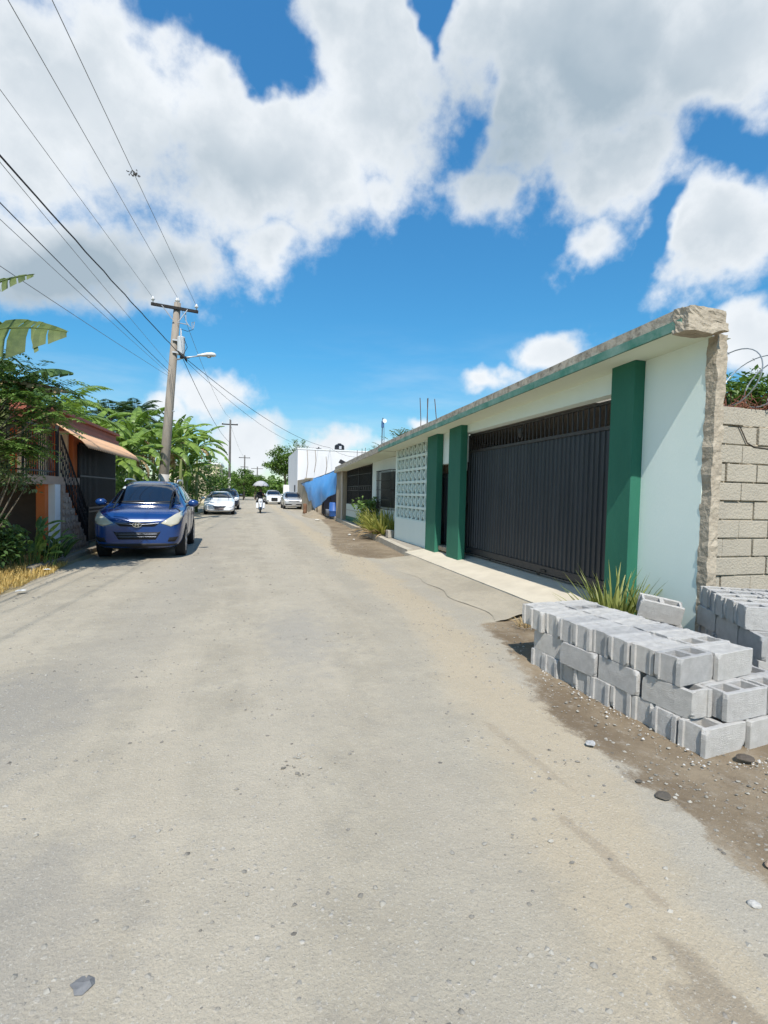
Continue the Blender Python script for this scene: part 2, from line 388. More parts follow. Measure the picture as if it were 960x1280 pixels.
    g = mix(op('MULTIPLY', k2, .45), g, mix(c2, (.19,.18,.165), (.52,.49,.44)))
    L.new(g, b.inputs['Base Color'])
    h = op('ADD', op('MULTIPLY', k1, .5), op('ADD', op('MULTIPLY', k2, .25), op('ADD', op('MULTIPLY', nz(70, 5, .7), .75), op('MULTIPLY', nz(5, 6), 1.6))))
    bp = N.new('ShaderNodeBump'); bp.inputs['Strength'].default_value = .55; bp.inputs['Distance'].default_value = .018
    L.new(h, bp.inputs['Height']); L.new(bp.outputs[0], b.inputs['Normal'])
    return m

EDGE = [(-6,2.15),(1.0,2.12),(1.54,2.13),(2.07,2.21),(3.13,2.17),(4.14,2.5),(5.0,2.75),(5.73,2.84),(5.95,3.6),(6.2,4.2),(11.4,4.2),(11.75,3.6),(12.3,2.75),(13.46,2.33),(15.5,2.5),(17.5,2.85),(20.3,3.3),(24,3.75),(29,4.1),(34,4.7),(40,5.4),(60,6.5),(90,7.5)]
def edge_x(y, E=EDGE):
    if y <= E[0][0]: return E[0][1]
    for (a, xa), (b, xb) in zip(E, E[1:]):
        if y <= b: return xa+(xb-xa)*(y-a)/(b-a)
    return E[-1][1]
GM = ground_mat()
def build_ground():
    gm = M('far_earth', (.20,.17,.11), (.13,.15,.07), scale=.15, rough=1, bump=.3, bscale=3)
    MB().add([(-900,-300,-.02),(900,-300,-.02),(900,1500,-.02),(-900,1500,-.02)], [(0,1,2,3)]).build('ground', gm)['kind'] = 'structure'
    # the street sheet: fine near the camera, coarse far away; 'dirt' tells earth from gravel
    ys = []; y = -8.0
    while y < 130: ys.append(y); y += .12 if y < 8 else .3 if y < 25 else 1.2 if y < 60 else 4
    xs = []; x = -4.3
    while x < 9.3: xs.append(x); x += .12 if x < 4 else .5
    mb = MB(); dv = []
    for yy in ys:
        e = edge_x(yy)
        for xx in xs:
            p = Vector((xx, yy, 0))
            z = .03*(noise.noise(p*.5))+.010*noise.noise(p*2.3)
            d = xx-e
            if d > 0: z += .02*min(d, 1)*noise.noise(p*1.4)-.012*min(d*3, 1)
            cr = -.006*(xx+.3)**2*.4
            fade = 1 if yy < 30 else max(0, 1-(yy-30)/20)
            zz = max((z*.8+cr)*fade, -.04)+.01
            if 5.9 < yy < 12.2 and xx > 2.6: zz = min(zz, .0)
            mb.v.append((xx, yy, zz+.02)); dv.append(max(0, min(1, .5+d*1.1)))
    nx = len(xs)
    for i in range(len(ys)-1):
        for j in range(nx-1):
            a = i*nx+j; mb.f.append((a, a+1, a+nx+1, a+nx))
    o = mb.build('road', GM, smooth=True, fix=False); o['kind'] = 'structure'
    at = o.data.attributes.new('dirt', 'FLOAT', 'POINT'); at.data.foreach_set('value', dv)
    # concrete apron sloping up to the gate, the kerb line, the pavement
    apm = M('apron_concrete', lin(196,190,174)[:3], lin(168,163,150)[:3], scale=1.1, rough=.95, bump=.25, bscale=60, contrast=.3)
    def ap(u, v):
        y = 5.95+u*5.85; w = .07*noise.noise(Vector((u*9, v*3, 2)))
        x0 = 3.1+.10*math.sin(u*5)+.2*noise.noise(Vector((u*6, 0, 0))); x1 = 3.90+.02*u
        x = x0+(x1-x0)*v; yy = y+(w if u in (0, 1) else 0)-(1-v)*.15*(1-u)
        return (x, yy, .0+.012*(v > 0)+.095*v**1.3+.004*noise.noise(Vector((x*3, yy*3, 0))))
    MB().grid(ap, 40, 12).build('driveway_apron', GM, smooth=True)['kind'] = 'structure'
    drm = M('driveway_concrete', lin(206,197,178)[:3], lin(180,171,154)[:3], scale=2.2, rough=.92, bump=.15, bscale=50, contrast=.3)
    def dr(u, v):
        y = 5.75+u*6.65; x = 3.935+.01*noise.noise(Vector((0, y*2.5, 0)))*(v == 0)+v*(5.2-3.935)
        return (x, y, .115+.19*v)
    g = MB().grid(dr, 60, 4); 
    g.add([dr(0,0),dr(0,1),(5.2,5.75,-.05),(3.935,5.75,-.05)], [(0,1,2,3)])
    g.grid(lambda u, v: tuple(Vector(dr(u, 0))+Vector((0,0,-v*.16))), 60, 1)
    g.build('driveway', drm)['kind'] = 'structure'
    # the pavement beyond, raised on a kerb
    swm = M('pavement_concrete', lin(168,160,146)[:3], lin(138,130,118)[:3], scale=1.6, rough=.95, bump=.35, bscale=45, contrast=.3)
    kbm = M('kerb_concrete', lin(190,182,166)[:3], lin(158,150,136)[:3], scale=3, rough=.95, bump=.4, bscale=40, contrast=.3)
    KX = [(12.42, 4.02),(16, 4.22),(22.66,4.55),(30,5.0),(33,5.2)]
    def kx(y): return edge_x(y, KX)
    g = MB().grid(lambda u, v: (kx(12.42+u*20)+.15+v*(6.2-kx(12.42+u*20)-.15), 12.42+u*20, .16+.06*v+.008*noise.noise(Vector((v*4, u*40, 1)))), 60, 6)
    g.build('pavement', swm)['kind'] = 'structure'
    g = MB().grid(lambda u, v: (kx(12.42+u*20)+(0, 0, .155)[int(v*2)]+.012*noise.noise(Vector((v*4, u*50, 3))), 12.42+u*20, (-.03, .165, .175)[int(v*2)]+.012*noise.noise(Vector((v*3, u*60, 5)))), 80, 2)
    g.add([(4.02,12.42,-.03),(4.02,12.42,.165),(6.2,12.42,.22),(6.2,12.42,-.03)], [(0,1,2,3)])
    g.build('kerb', kbm)['kind'] = 'structure'
    # left: raised earth under the grass and the plants, a broken kerb by the blue car
    vem = M('verge_soil', (.24,.19,.11), (.36,.29,.16), scale=3, rough=1, bump=.5, bscale=30)
    def ve(u, v):
        y = -8+u*40; x = -3.42-v*12+.1*noise.noise(Vector((y*.8, 0, 0)))*(v == 0)
        return (x, y, .0+.03*(v > 0)+.10*min(1, v*8)+.03*noise.noise(Vector((x, y, 0))))
    MB().grid(ve, 100, 40).build('verge', vem, smooth=True)['kind'] = 'structure'
    k = MB()
    for (y0, y1, x0) in ((10.3, 11.4, -3.72), (11.55, 13.2, -3.62), (13.3, 16, -3.62)):
        k.box(x0-.16, x0, y0, y1, -.05, .15)
    o = k.build('kerb_stones', M('old_kerb', lin(150,142,128)[:3], lin(110,103,92)[:3], scale=4, bump=.5, bscale=30), bevel=.02); o['kind'] = 'structure'
    roughen(o, .02, 3, 3)
build_ground()

# loose stones on the street: nobody could count them
def build_gravel():
    mb = MB()
    for i in range(11000):
        if random.random() < .75: y = .5+7.5*random.random()**1.5
        else: y = rnd(6, 22)
        x = rnd(-3.6, 2.9) if random.random() < .8 else rnd(2.1, 3.4)
        if 5.8 < y < 12.4 and x > 2.7: continue
        s = .003+.012*random.random()**3
        if y > 8: s *= 1.7
        if x < -.4 and random.random() < .3: s *= 1.2
        p = Vector((x, y, 0))
        zz = .03*noise.noise(p*.5)*.8-.0024*(x+.3)**2+.03
        a = rnd(0, 6.28); n = 6
        ring = [(x+s*rnd(.7,1.3)*math.cos(a+k*PI/3), y+s*rnd(.6,1.1)*math.sin(a+k*PI/3), zz-.002+s*rnd(0,.35)) for k in range(n)]
        top = (x+rnd(-.3,.3)*s, y+rnd(-.3,.3)*s, zz+s*rnd(.35,.8))
        mb.add(ring+[top], [(k, (k+1) % n, n) for k in range(n)])
    m = M('loose_stone', (.11,.10,.085), (.40,.375,.32), scale=9, rough=.95, contrast=.2, detail=2)
    tag(mb.build('gravel', m), 'loose grey and cream stones scattered over the gravel street', 'gravel', kind='stuff')
build_gravel()

def stone(name, label, cat, x, y, s, col, h=.5, group=None, z=.02):
    bm = bmesh.new(); bmesh.ops.create_icosphere(bm, subdivisions=2, radius=1)
    sd = Vector((x*7, y*5, s))
    for v in bm.verts:
        v.co *= 1+.28*noise.noise(v.co*1.2+sd); v.co = Vector((v.co.x*s*1.2, v.co.y*s, v.co.z*s*h))
    me = bpy.data.meshes.new(name); bm.to_mesh(me); bm.free(); me.materials.append(M(name+str(col), col, tuple(c*.75 for c in col), scale=20, bump=.4, bscale=60))
    o = bpy.data.objects.new(name, me); C.objects.link(o); o.location = (x, y, z+s*h*.3); o.rotation_euler = (0,0,x*3)
    return tag(o, label, cat, group)
# ray hits worked out from the photograph: z = 0 points
stone('pebble', 'pale oval pebble lying alone in the middle of the gravel street', 'stone', -.01, 2.71, .018, (.52,.5,.46))
stone('pebble', 'small pale pebble just beyond the lone oval one on the street', 'stone', .03, 2.44, .012, (.52,.5,.46))
stone('pebble', 'pale flat stone on brown dirt near the lower right road edge', 'stone', 1.96, 1.47, .02, (.5,.48,.44))
stone('pebble', 'reddish stone on the brown dirt before the long block stack', 'stone', 2.24, 1.62, .022, (.34,.25,.18))
stone('dirt_clod', 'dark wet clod of earth on the road edge before the blocks', 'clod', 2.18, 2.15, .04, (.11,.095,.075), .22)
stone('dirt_clod', 'small dark clod beside the larger one on the road edge', 'clod', 2.16, 2.30, .016, (.11,.095,.075), .25)
stone('dirt_clod', 'dark crumbled clod at the foot of the nearest block', 'clod', 3.01, 2.36, .045, (.11,.09,.07), .25)
def scrap(name, label, cat, x, y, s, col, seed, lift=.03, rough=.5):
    random.seed(seed)
    n = 9; mb = MB(); ring = [(x+s*rnd(.6,1.2)*math.cos(k*2*PI/n), y+s*.8*rnd(.6,1.2)*math.sin(k*2*PI/n), lift+rnd(0,.012)) for k in range(n)]
    inner = [(x+(p[0]-x)*.5+rnd(-.006,.006), y+(p[1]-y)*.5+rnd(-.006,.006), lift+rnd(.004,.02)) for p in ring]
    mb.add(ring+inner+[(x, y, lift+.016)], [(k, (k+1)%n, n+(k+1)%n, n+k) for k in range(n)]+[(n+k, n+(k+1)%n, 2*n) for k in range(n)])
    tag(mb.build(name, M(name+str(seed), col, tuple(c*.7 for c in col), scale=18, rough=rough, bump=.3, bscale=30), solid=.004), label, cat)
scrap('crushed_can', 'crushed flat grey can pressed into the street at lower left', 'can', -.49, 1.73, .042, (.20,.20,.20), 3, .020)
scrap('plastic_scrap', 'crumpled whitish plastic scrap lying at the road edge', 'litter', 2.16, 2.72, .036, (.46,.455,.44), 5, .025)
scrap('paper_scrap', 'white paper scrap on the strip below the dry grass', 'litter', -3.25, 8.5, .09, (.75,.74,.7), 8, .06, .8)
scrap('paper_scrap', 'white paper scrap in the grass by the kerb stones', 'litter', -3.56, 10.4, .07, (.75,.74,.7), 9, .09, .8)
random.seed(11)

# dry grass on the left verge
def build_grass():
    mb = MB()
    for i in range(15000):
        y = rnd(4, 12.2); e = -3.45+.15*noise.noise(Vector((y*1.2, 3, 0)))-max(0, (y-9.8))*.08
        x = e-abs(random.gauss(0, .9))
        if x < -7: continue
        if y > 10.6 and x < -3.7 and random.random() < .6: continue
        h = rnd(.05, .15)*(1 if x < e-.15 else .6); a = rnd(0, 6.28); w = rnd(.004, .009)
        lx, ly = math.cos(a)*h*rnd(.2, .9), math.sin(a)*h*rnd(.2, .9); px, py = -math.sin(a)*w, math.cos(a)*w
        z = .08 if x < e-.4 else .03
        mb.add([(x-px,y-py,z),(x+px,y+py,z),(x+lx*.5+px*.7,y+ly*.5+py*.7,z+h*.75),(x+lx*.5-px*.7,y+ly*.5-py*.7,z+h*.75),(x+lx,y+ly,z+h)], [(0,1,2,3),(3,2,4)])
    tag(mb.build('grass', leafmat('dry_grass', (.42,.30,.095), (.62,.47,.19), 1.2, .8, .3), fix=False), 'dry straw coloured grass along the left edge of the street', 'grass', kind='stuff')
build_grass()
# ================================================================== GATED HOUSE (right)
mint = M('mint_paint', (.725,.83,.765), (.785,.875,.815), scale=1.6, stretch=(1,1,.4), rough=.75, bump=.06, bscale=60, contrast=.35, spec=.25)
mintd = M('mint_paint_shade', (.56,.72,.68), (.62,.76,.72), scale=1.3, rough=.8, bump=.06, bscale=60, contrast=.35)
green = M('green_paint', (.020,.120,.078), (.032,.165,.106), scale=2.5, stretch=(1,1,.35), rough=.7, bump=.08, bscale=50, contrast=.3)
rawc = M('raw_concrete', lin(172,160,140)[:3], lin(118,108,94)[:3], scale=6, rough=1, bump=1.0, bscale=22, contrast=.22, detail=10)
rough_end = M('broken_concrete', (.46,.40,.31), (.30,.255,.195), scale=7, rough=1, bump=1.1, bscale=18, contrast=.2, detail=10)
steel = M('gate_steel', (.021,.025,.030), (.044,.049,.056), scale=6, stretch=(1,1,.15), rough=.42, metal=.0, bump=.04, bscale=30, spec=.5)
steel2 = M('gate_bar_steel', (.03,.03,.033), (.06,.055,.05), scale=8, rough=.5, spec=.5)
dark = M('dark_iron', (.012,.012,.014), (.025,.024,.025), scale=8, rough=.5, spec=.4)
capm = None
def cap_mat():
    """slab edge: bare stained concrete above, flaking green band below"""
    m = bpy.data.materials.new('slab_edge'); m.use_nodes = True
    nt = m.node_tree; N = nt.nodes; L = nt.links; b = N['Principled BSDF']; b.inputs['Roughness'].default_value = .95
    tc = N.new('ShaderNodeTexCoord')
    n = N.new('ShaderNodeTexNoise'); n.inputs['Scale'].default_value = 9; n.inputs['Detail'].default_value = 12; n.inputs['Roughness'].default_value = .68; L.new(tc.outputs['Object'], n.inputs['Vector'])
    r = N.new('ShaderNodeValToRGB'); e = r.color_ramp.elements; e[0].position = .34; e[0].color = (.17,.145,.11,1); e[1].position = .56; e[1].color = (.46,.41,.33,1)
    L.new(n.outputs['Fac'], r.inputs[0]); L.new(r.outputs[0], b.inputs['Base Color'])
    bp = N.new('ShaderNodeBump'); bp.inputs['Strength'].default_value = .8; bp.inputs['Distance'].default_value = .02; L.new(n.outputs['Fac'], bp.inputs['Height']); L.new(bp.outputs[0], b.inputs['Normal'])
    return m
slabm = cap_mat()
def worn_green():
    m = bpy.data.materials.new('flaking_green'); m.use_nodes = True
    nt = m.node_tree; N = nt.nodes; L = nt.links; b = N['Principled BSDF']; b.inputs['Roughness'].default_value = .85
    tc = N.new('ShaderNodeTexCoord')
    n = N.new('ShaderNodeTexNoise'); n.inputs['Scale'].default_value = 3.5; n.inputs['Detail'].default_value = 10; n.inputs['Roughness'].default_value = .68; L.new(tc.outputs['Object'], n.inputs['Vector'])
    r = N.new('ShaderNodeValToRGB'); e = r.color_ramp.elements; e[0].position = .36; e[0].color = (.055,.20,.145,1); e[1].position = .66; e[1].color = (.20,.33,.27,1)
    x = e.new(.74); x.color = (.55,.58,.52,1)
    L.new(n.outputs['Fac'], r.inputs[0]); L.new(r.outputs[0], b.inputs['Base Color'])
    return m
wornm = worn_green()

def build_gated_house():
    t = thing('gated_house', 'pale mint house front with dark green pillars, wide dark gate and raw slab', 'house', (4.6, 9.5, 0))
    def slab_top(y): return 3.535-.026*(y-4.1) if y < 12 else 3.33-.028*(y-12)
    # front wall: end panel, lintels, door lintel
    w = MB()
    w.box(4.6, 4.80, 4.22, 5.16, -.1, 3.33)
    w.box(4.6, 4.80, 5.1, 10.8, 3.0, 3.33)             # over the gate
    w.box(4.62, 4.80, 10.5, 12.28, 2.38, 3.30)          # over the door
    w.box(4.6, 4.75, 5.16, 5.45, 0, 3.0); w.box(4.612, 4.80, 10.62, 10.80, 0, 3.0); w.box(4.82, 4.90, 10.62, 12.4, 2.2, 3.2)
    w.build('wall', mint, t)
    # rough end of the wall where the plaster stops
    e = MB().box(4.595, 4.715, 4.10, 4.22, -.1, 3.32).build('broken_wall_end', rough_end, t)
    bm = bmesh.new(); bm.from_mesh(e.data)
    for k in range(1, 60): 
        z = -.1+3.42*k/60; bmesh.ops.bisect_plane(bm, geom=bm.verts[:]+bm.edges[:]+bm.faces[:], plane_co=(0,0,z), plane_no=(0,0,1))
    for x in (.04, .09): bmesh.ops.bisect_plane(bm, geom=bm.verts[:]+bm.edges[:]+bm.faces[:], plane_co=(x,0,0), plane_no=(1,0,0))
    for v in bm.verts: 
        p = v.co; n = noise.noise_vector(p*6)*.016+noise.noise_vector(p*19)*.012; n.y = min(n.y, .06); v.co += n
    bm.to_mesh(e.data); bm.free()
    # pillars
    for y0, y1 in ((5.07, 5.47), (10.15, 10.82), (11.58, 12.28)):
        o = MB().box(4.45, 4.80 if y0 < 6 else 4.61, y0, y1, 0, slab_top(y0)-.215).build('pillar', green, t, bevel=.008)
    # roof slab, its edge bare on top and green below
    ys = [4.08+i*.2 for i in range(62)]
    def ring(y, x0, x1, za, zb): return [(x0,y,za),(x1,y,za),(x1,y,zb),(x0,y,zb)]
    def strip(x0, x1, a, b_, wob, y1=16.2):
        mb = MB(); n = int((y1-4.08)/.2)
        for i in range(n+1):
            y = 4.08+i*.2; s = slab_top(y); q = wob*noise.noise(Vector((y*1.7, a, 0)))
            mb.v += [(x0+q, y, s+a), (x1, y, s+a), (x1, y, s+b_+q), (x0+q, y, s+b_+q)]
        for i in range(n):
            for k in range(4): mb.f.append((i*4+k, i*4+(k+1)%4, i*4+4+(k+1)%4, i*4+4+k))
        mb.f += [(0,1,2,3), (n*4+3, n*4+2, n*4+1, n*4)]
        return mb
    strip(4.12, 4.66, -.112, 0, .02).build('roof_slab', slabm, t)
    strip(4.105, 4.55, -.215, -.116, .006).build('roof_band', wornm, t)
    sof = MB().grid(lambda u, v: (4.125+v*.70, 4.15+u*12, slab_top(4.15+u*12)-.219), 30, 1)
    sof.build('soffit', M('soffit_paint', (.70,.76,.60), (.74,.79,.66), scale=1.5, rough=.9), t)
    # broken lump of concrete at the near end of the slab
    bm = bmesh.new(); bmesh.ops.create_cube(bm, size=1); bmesh.ops.subdivide_edges(bm, edges=bm.edges[:], cuts=7, use_grid_fill=True)
    for v in bm.verts:
        p = v.co.copy(); p = Vector((p.x*.46, p.y*.20, p.z*.24))
        if v.co.x > .3: p.z *= 1-(v.co.x-.3)*.7; 
        if v.co.z < 0 and v.co.x > .2: p.z += .02; p.x += .03
        n = noise.noise_vector(p*5+Vector((3,1,2)))*.022+noise.noise_vector(p*30)*.012
        v.co = p+n
    me = bpy.data.meshes.new('broken_slab_end'); bm.to_mesh(me); bm.free(); me.materials.append(rough_end)
    o = bpy.data.objects.new('broken_slab_end', me); C.objects.link(o); o.parent = t; o.location = Vector((4.335, 4.09, 3.405))-ORG[t]
    # sliding gate
    X = 4.86
    g = MB()
    prof = []; y = 5.5
    while y < 10.66: prof += [(y, 0), (y+.075, 0), (y+.085, .018), (y+.105, .018)]; y += .115
    prof = [(a, d) for a, d in prof if a <= 10.6]
    for a, d in prof: g.v += [(X-d, a, .46), (X-d, a, 2.60)]
    for i in range(len(prof)-1): g.f.append((2*i, 2*i+2, 2*i+3, 2*i+1))
    gate = g.build('gate', steel, t)
    fr = MB()
    fr.box(X-.03, X+.03, 5.45, 10.6, .335, .455); fr.box(X-.035, X+.03, 5.45, 10.6, 2.585, 2.635); fr.box(X-.03, X+.03, 5.45, 10.6, 2.95, 2.99)
    fr.box(X-.032, X+.03, 5.45, 5.5, .34, 2.97); fr.box(X-.032, X+.03, 10.55, 10.6, .34, 2.97)
    fr.build('frame', steel2, gate)
    bars = MB(); y = 5.56
    while y < 10.55: bars.box(X-.009, X+.009, y-.009, y+.009, 2.63, 2.955); y += .125
    # twisted ornament
    for s in (-1, 1):
        for sz in (0, 1):
            bars.tube([(X-.012, 8.35+s*(.03+.07*math.sin(k*PI/8)), 2.66+sz*.14+.14*k/8) for k in range(9)], .009, 5)
    bars.lathe([(.0,2.70),(.035,2.74),(.05,2.8),(.035,2.87),(0,2.92)], (X-.012, 8.35, 0), seg=10)
    bars.build('top_bars', steel2, gate)
    for y in (6.1, 7.6, 9.4):
        MB().lathe([(.0,-.02),(.045,-.018),(.045,.018),(0,.02)], (X-.01, y, .325), axis='x', seg=14).build('wheel', dark, gate, smooth=False)
    MB().box(X-.05, X-.035, 7.35, 7.5, .36, .40).build('latch', dark, gate)
    MB().box(X-.02, X+.02, 5.4, 10.6, .296, .312).build('rail', M('rail_steel', (.12,.11,.10), (.2,.17,.14), scale=20, rough=.6), gate)
    # inside the carport: roof, back wall, floor
    MB().box(4.87, 9.2, 6.4, 16.4, 3.04, 3.14).build('carport_roof', M('carport_ceiling', (.40,.36,.30), (.30,.27,.22), scale=2, rough=.9), t)
    c = MB(); c.box(9.2, 9.4, 5.2, 16.4, 0, 3.1); c.box(4.9, 9.2, 12.45, 12.6, 0, 3.03); c.box(4.9, 9.2, 5.0, 5.06, 0, 2.4)
    c.build('carport_wall', M('carport_plaster', (.30,.28,.25), (.24,.22,.2), scale=2), t)
    MB().box(4.95, 9.2, 5.1, 12.5, .2, .28).build('carport_floor', M('carport_concrete', (.28,.27,.25), (.2,.19,.18), scale=2), t)
    # the small door between the pillars
    d = MB().box(4.76, 4.80, 10.86, 12.3, .36, 2.14).build('door', steel, t)
    m = MB()
    for yy in (11.03, 11.20, 11.37, 11.55, 11.72, 11.89, 12.06): m.box(4.744, 4.762, yy-.012, yy+.012, .45, 2.05)
    m.build('panel_rib', steel, d)
    MB().box(4.735, 4.76, 12.0, 12.04, 1.2, 1.34).build('handle', dark, d)
    m = MB(); 
    for k in range(13): m.box(4.772, 4.788, 10.9+k*.11, 10.915+k*.11, 2.17, 2.38)
    m.build('transom_bars', M('rust_iron', (.22,.10,.04), (.10,.05,.03), scale=14, rough=.8), d)
    MB().box(4.55, 4.85, 10.88, 12.3, .26, .37).build('step', rawc, t, bevel=.02)
    # breeze block screen: six rows, seven columns
    Y0, Y1, Z0, Z1 = 12.50, 15.55, .86, 3.10
    s = MB(); s.box(4.61, 4.77, 12.2, 15.68, .14, Z0); s.box(4.61, 4.77, 15.55, 15.68, Z0, 3.05); s.box(4.61, 4.77, 12.36, 12.50, Z0, 3.12); s.box(4.61, 4.77, 12.36, 15.68, Z1-.02, 3.13)
    s.build('screen_wall', mint, t)
    b = MB(); nr, nc = 6, 8; bw, bh = (Y1-Y0)/nc, (Z1-Z0)/nr
    xa, xb = 4.625, 4.72
    for r in range(nr):
        for c_ in range(nc):
            y0, z0 = Y0+c_*bw, Z0+r*bh; cy, cz = y0+bw/2, z0+bh/2; f = .022; zt = .06
            b.box(xa-.006, xb, y0, y0+f, z0, z0+bh); b.box(xa-.006, xb, y0+bw-f, y0+bw, z0, z0+bh)
            b.box(xa-.004, xb, y0+f, y0+bw-f, z0, z0+zt*.6); b.box(xa-.004, xb, y0+f, y0+bw-f, z0+bh-zt*.6, z0+bh)
            # flower of four curved petals round a pierced centre
            for qy, qz in ((-1,-1),(1,-1),(1,1),(-1,1)):
                p0 = Vector((xa+.02, cy+qy*(bw/2-f), cz+qz*(bh/2-zt*.6))); p1 = Vector((xa+.02, cy, cz))
                dv = (p1-p0); nn = Vector((0, -dv.z, dv.y)).normalized()*.015
                b.prism([p0-nn, p1-nn, p1+nn, p0+nn], (.05, 0, 0))
            b.box(xa+.004, xb-.02, cy-.03, cy+.03, cz-.03, cz+.03)
    b.build('breeze_block_screen', M('breeze_paint', (.66,.79,.72), (.72,.83,.77), scale=2, rough=.8), t)
    MB().box(4.9, 4.92, 12.5, 15.6, .3, 3.0).build('screen_shade_backing', M('inner_shade', (.06,.065,.06), (.045,.05,.05), scale=1), t)  # dark sheet painted as the shade behind the screen openings
    return t
gh = build_gated_house()

# ------------------------------------------------------------------ house with the porch, next along
def build_porch_house():
    t = thing('porch_house', 'low pale mint house with barred window and dark grille porch beyond the breeze block screen', 'house', (5.0, 20, 0))
    def st(y): return 3.20-.02*(y-15.7)
    w = MB(); w.box(5.0, 5.18, 15.69, 20.6, .1, 2.95)
    w.box(5.18, 9, 15.69, 15.85, .1, 2.95); w.box(5.1, 9, 26.2, 26.35, .1, 2.9); w.box(8.9, 9.05, 15.8, 26.2, .1, 2.9); w.box(6.9, 7.05, 20.6, 26.2, .1, 2.88); w.box(5.0, 6.9, 20.45, 20.6, .1, 2.9)
    wall = w.build('wall', M('mint_paint_pale', (.68,.77,.75), (.74,.82,.80), scale=1.3, rough=.8, bump=.06, bscale=60), t)
    mb = MB(); n = 55
    for i in range(n+1):
        y = 15.7+i*.2; s = st(y); q = .02*noise.noise(Vector((y*1.4, 7, 0)))
        mb.v += [(4.12+(y-15.7)*.03+q, y, s-.2), (9.2, y, s-.2), (9.2, y, s), (4.12+(y-15.7)*.03+q, y, s+q)]
    for i in range(n):
        for k in range(4): mb.f.append((i*4+k, i*4+(k+1)%4, i*4+4+(k+1)%4, i*4+4+k))
    mb.f += [(0,1,2,3), (n*4+3, n*4+2, n*4+1, n*4)]
    mb.build('roof', slabm, t)
    MB().grid(lambda u, v: (4.15+u*.25+v*.84, 15.72+u*10.9, st(15.72+u*10.9)-.205), 30, 1).build('soffit', M('soffit_paint', (.70,.76,.60)), t)
    # window with protruding grille
    wn = MB().box(4.965, 5.0, 17.0, 18.9, 1.12, 2.42).build('window', M('window_dark', (.02,.022,.025), (.03,.032,.036), scale=3, rough=.3), t)
    f = MB(); x0 = 4.80
    for k in range(15): yy = 16.95+k*2.0/14; f.tube([(x0, yy, 1.05), (x0, yy, 2.48)], .010, 4); 
    for z in (1.05, 1.4, 1.76, 2.12, 2.48): f.box(x0-.012, x0+.012, 16.94, 18.96, z-.012, z+.012)
    for yy in (16.95, 18.95):
        for z in (1.05, 1.76, 2.48): f.tube([(x0, yy, z), (5.0, yy, z)], .012, 4)
        for k in range(4): f.tube([(x0+.05*k, yy, 1.05), (x0+.05*k, yy, 2.48)], .009, 4)
    f.build('window_grille', dark, wn)
    # porch: low wall, grille, orange door behind
    p = MB(); p.box(5.0, 5.15, 20.6, 26.2, .1, 1.05)
    p.build('porch_wall', M('porch_paint', (.52,.60,.55), (.60,.66,.61), scale=2, rough=.85, bump=.1, bscale=30), t)
    MB().box(4.985, 4.998, 20.6, 26.2, .1, .42).build('plinth', green, t)
    MB().box(4.983, 4.999, 20.6, 26.2, .72, .76).build('stripe', M('stripe_paint', (.45,.48,.44), (.38,.40,.38)), t)
    g = MB(); y = 20.65
    while y < 26.2: g.box(5.05, 5.075, y-.011, y+.011, 1.05, 2.86); y += .115
    for z in (1.08, 1.75, 1.95, 2.5, 2.82): g.box(5.04, 5.085, 20.6, 26.2, z-.014, z+.014)
    for k in range(12):
        y = 20.9+k*.46
        g.lathe([(.0,-.012),(.07,-.01),(.07,.01),(0,.012)], (5.05, y, 1.85), axis='x', seg=8)
    g.build('porch_grille', dark, t)
    for y in (23.3, 26.15): MB().box(5.02, 5.10, y-.03, y+.03, 1.0, 2.9).build('grille_post', dark, t)
    d = MB().box(6.83, 6.895, 21.0, 22.1, .3, 2.4).build('door', M('orange_door', (.45,.12,.04), (.55,.17,.06), scale=6, stretch=(1,1,.15)), t)
    MB().box(6.84, 6.895, 22.9, 24.2, 1.2, 2.2).build('curtained_window', M('tan_curtain', (.48,.36,.24), (.6,.5,.36), scale=6), t)
    MB().box(5.15, 6.9, 20.6, 26.2, .12, .2).build('porch_floor', rawc, t)
    return t
build_porch_house()
# rods left sticking out of the two roofs
for k, (x, y, h) in enumerate(((5.0,13.9,1.15),(5.12,14.2,1.2),(5.0,14.45,1.25),(5.22,13.7,1.1))):
    o = MB().tube([(x,y,3.1),(x+.015,y+.02,3.1+h*.6),(x+.04-.03*k,y+.05,3.3+h)], .013, 5).build('reinforcing_rod', M('rusty_rod', (.07,.055,.05), (.12,.08,.06), scale=10))
    tag(o, 'bare steel rod standing in the cluster of four above the breeze block screen', 'steel rod', 'steel rods above the breeze block screen')
for k, (x, y, h) in enumerate(((5.3,24.0,.7),(5.6,24.6,.8),(5.4,25.6,.75))):
    o = MB().tube([(x,y,2.9),(x+.02,y,3.1+h)], .014, 5).build('reinforcing_rod', M('rusty_rod', (.07,.055,.05)))
    tag(o, 'thin steel rod rising from the roof over the grille porch', 'steel rod', 'steel rods above the porch')
t = thing('antenna_mast', 'slender dark lattice antenna mast on the porch house roof', 'antenna', (6.0, 22.7, 2.95))
m = MB()
for a in range(3):
    dx, dy = .10*math.cos(a*2.09), .10*math.sin(a*2.09)
    m.tube([(6+dx, 22.7+dy, 2.95), (6+dx*.7, 22.7+dy*.7, 4.2), (6+dx*.35, 22.7+dy*.35, 5.15)], .013, 4)
for k in range(8):
    z = 3.0+k*.15; m.tube([(5.94, 22.7, z), (6.06, 22.7, z+.15)], .008, 4)
m.build('mast', M('mast_paint', (.08,.14,.20), (.1,.12,.15), scale=5), t)
m = MB(); m.lathe([(.0,.03),(.06,.015),(.10,-.03)], (6.05, 22.6, 5.0), axis='y', seg=12); m.build('dish', M('dish_white', (.7,.75,.8)), t)
MB().box(5.93, 6.03, 22.62, 22.72, 4.7, 5.0).build('antenna_panel', M('antenna_blue', (.05,.12,.25)), t)

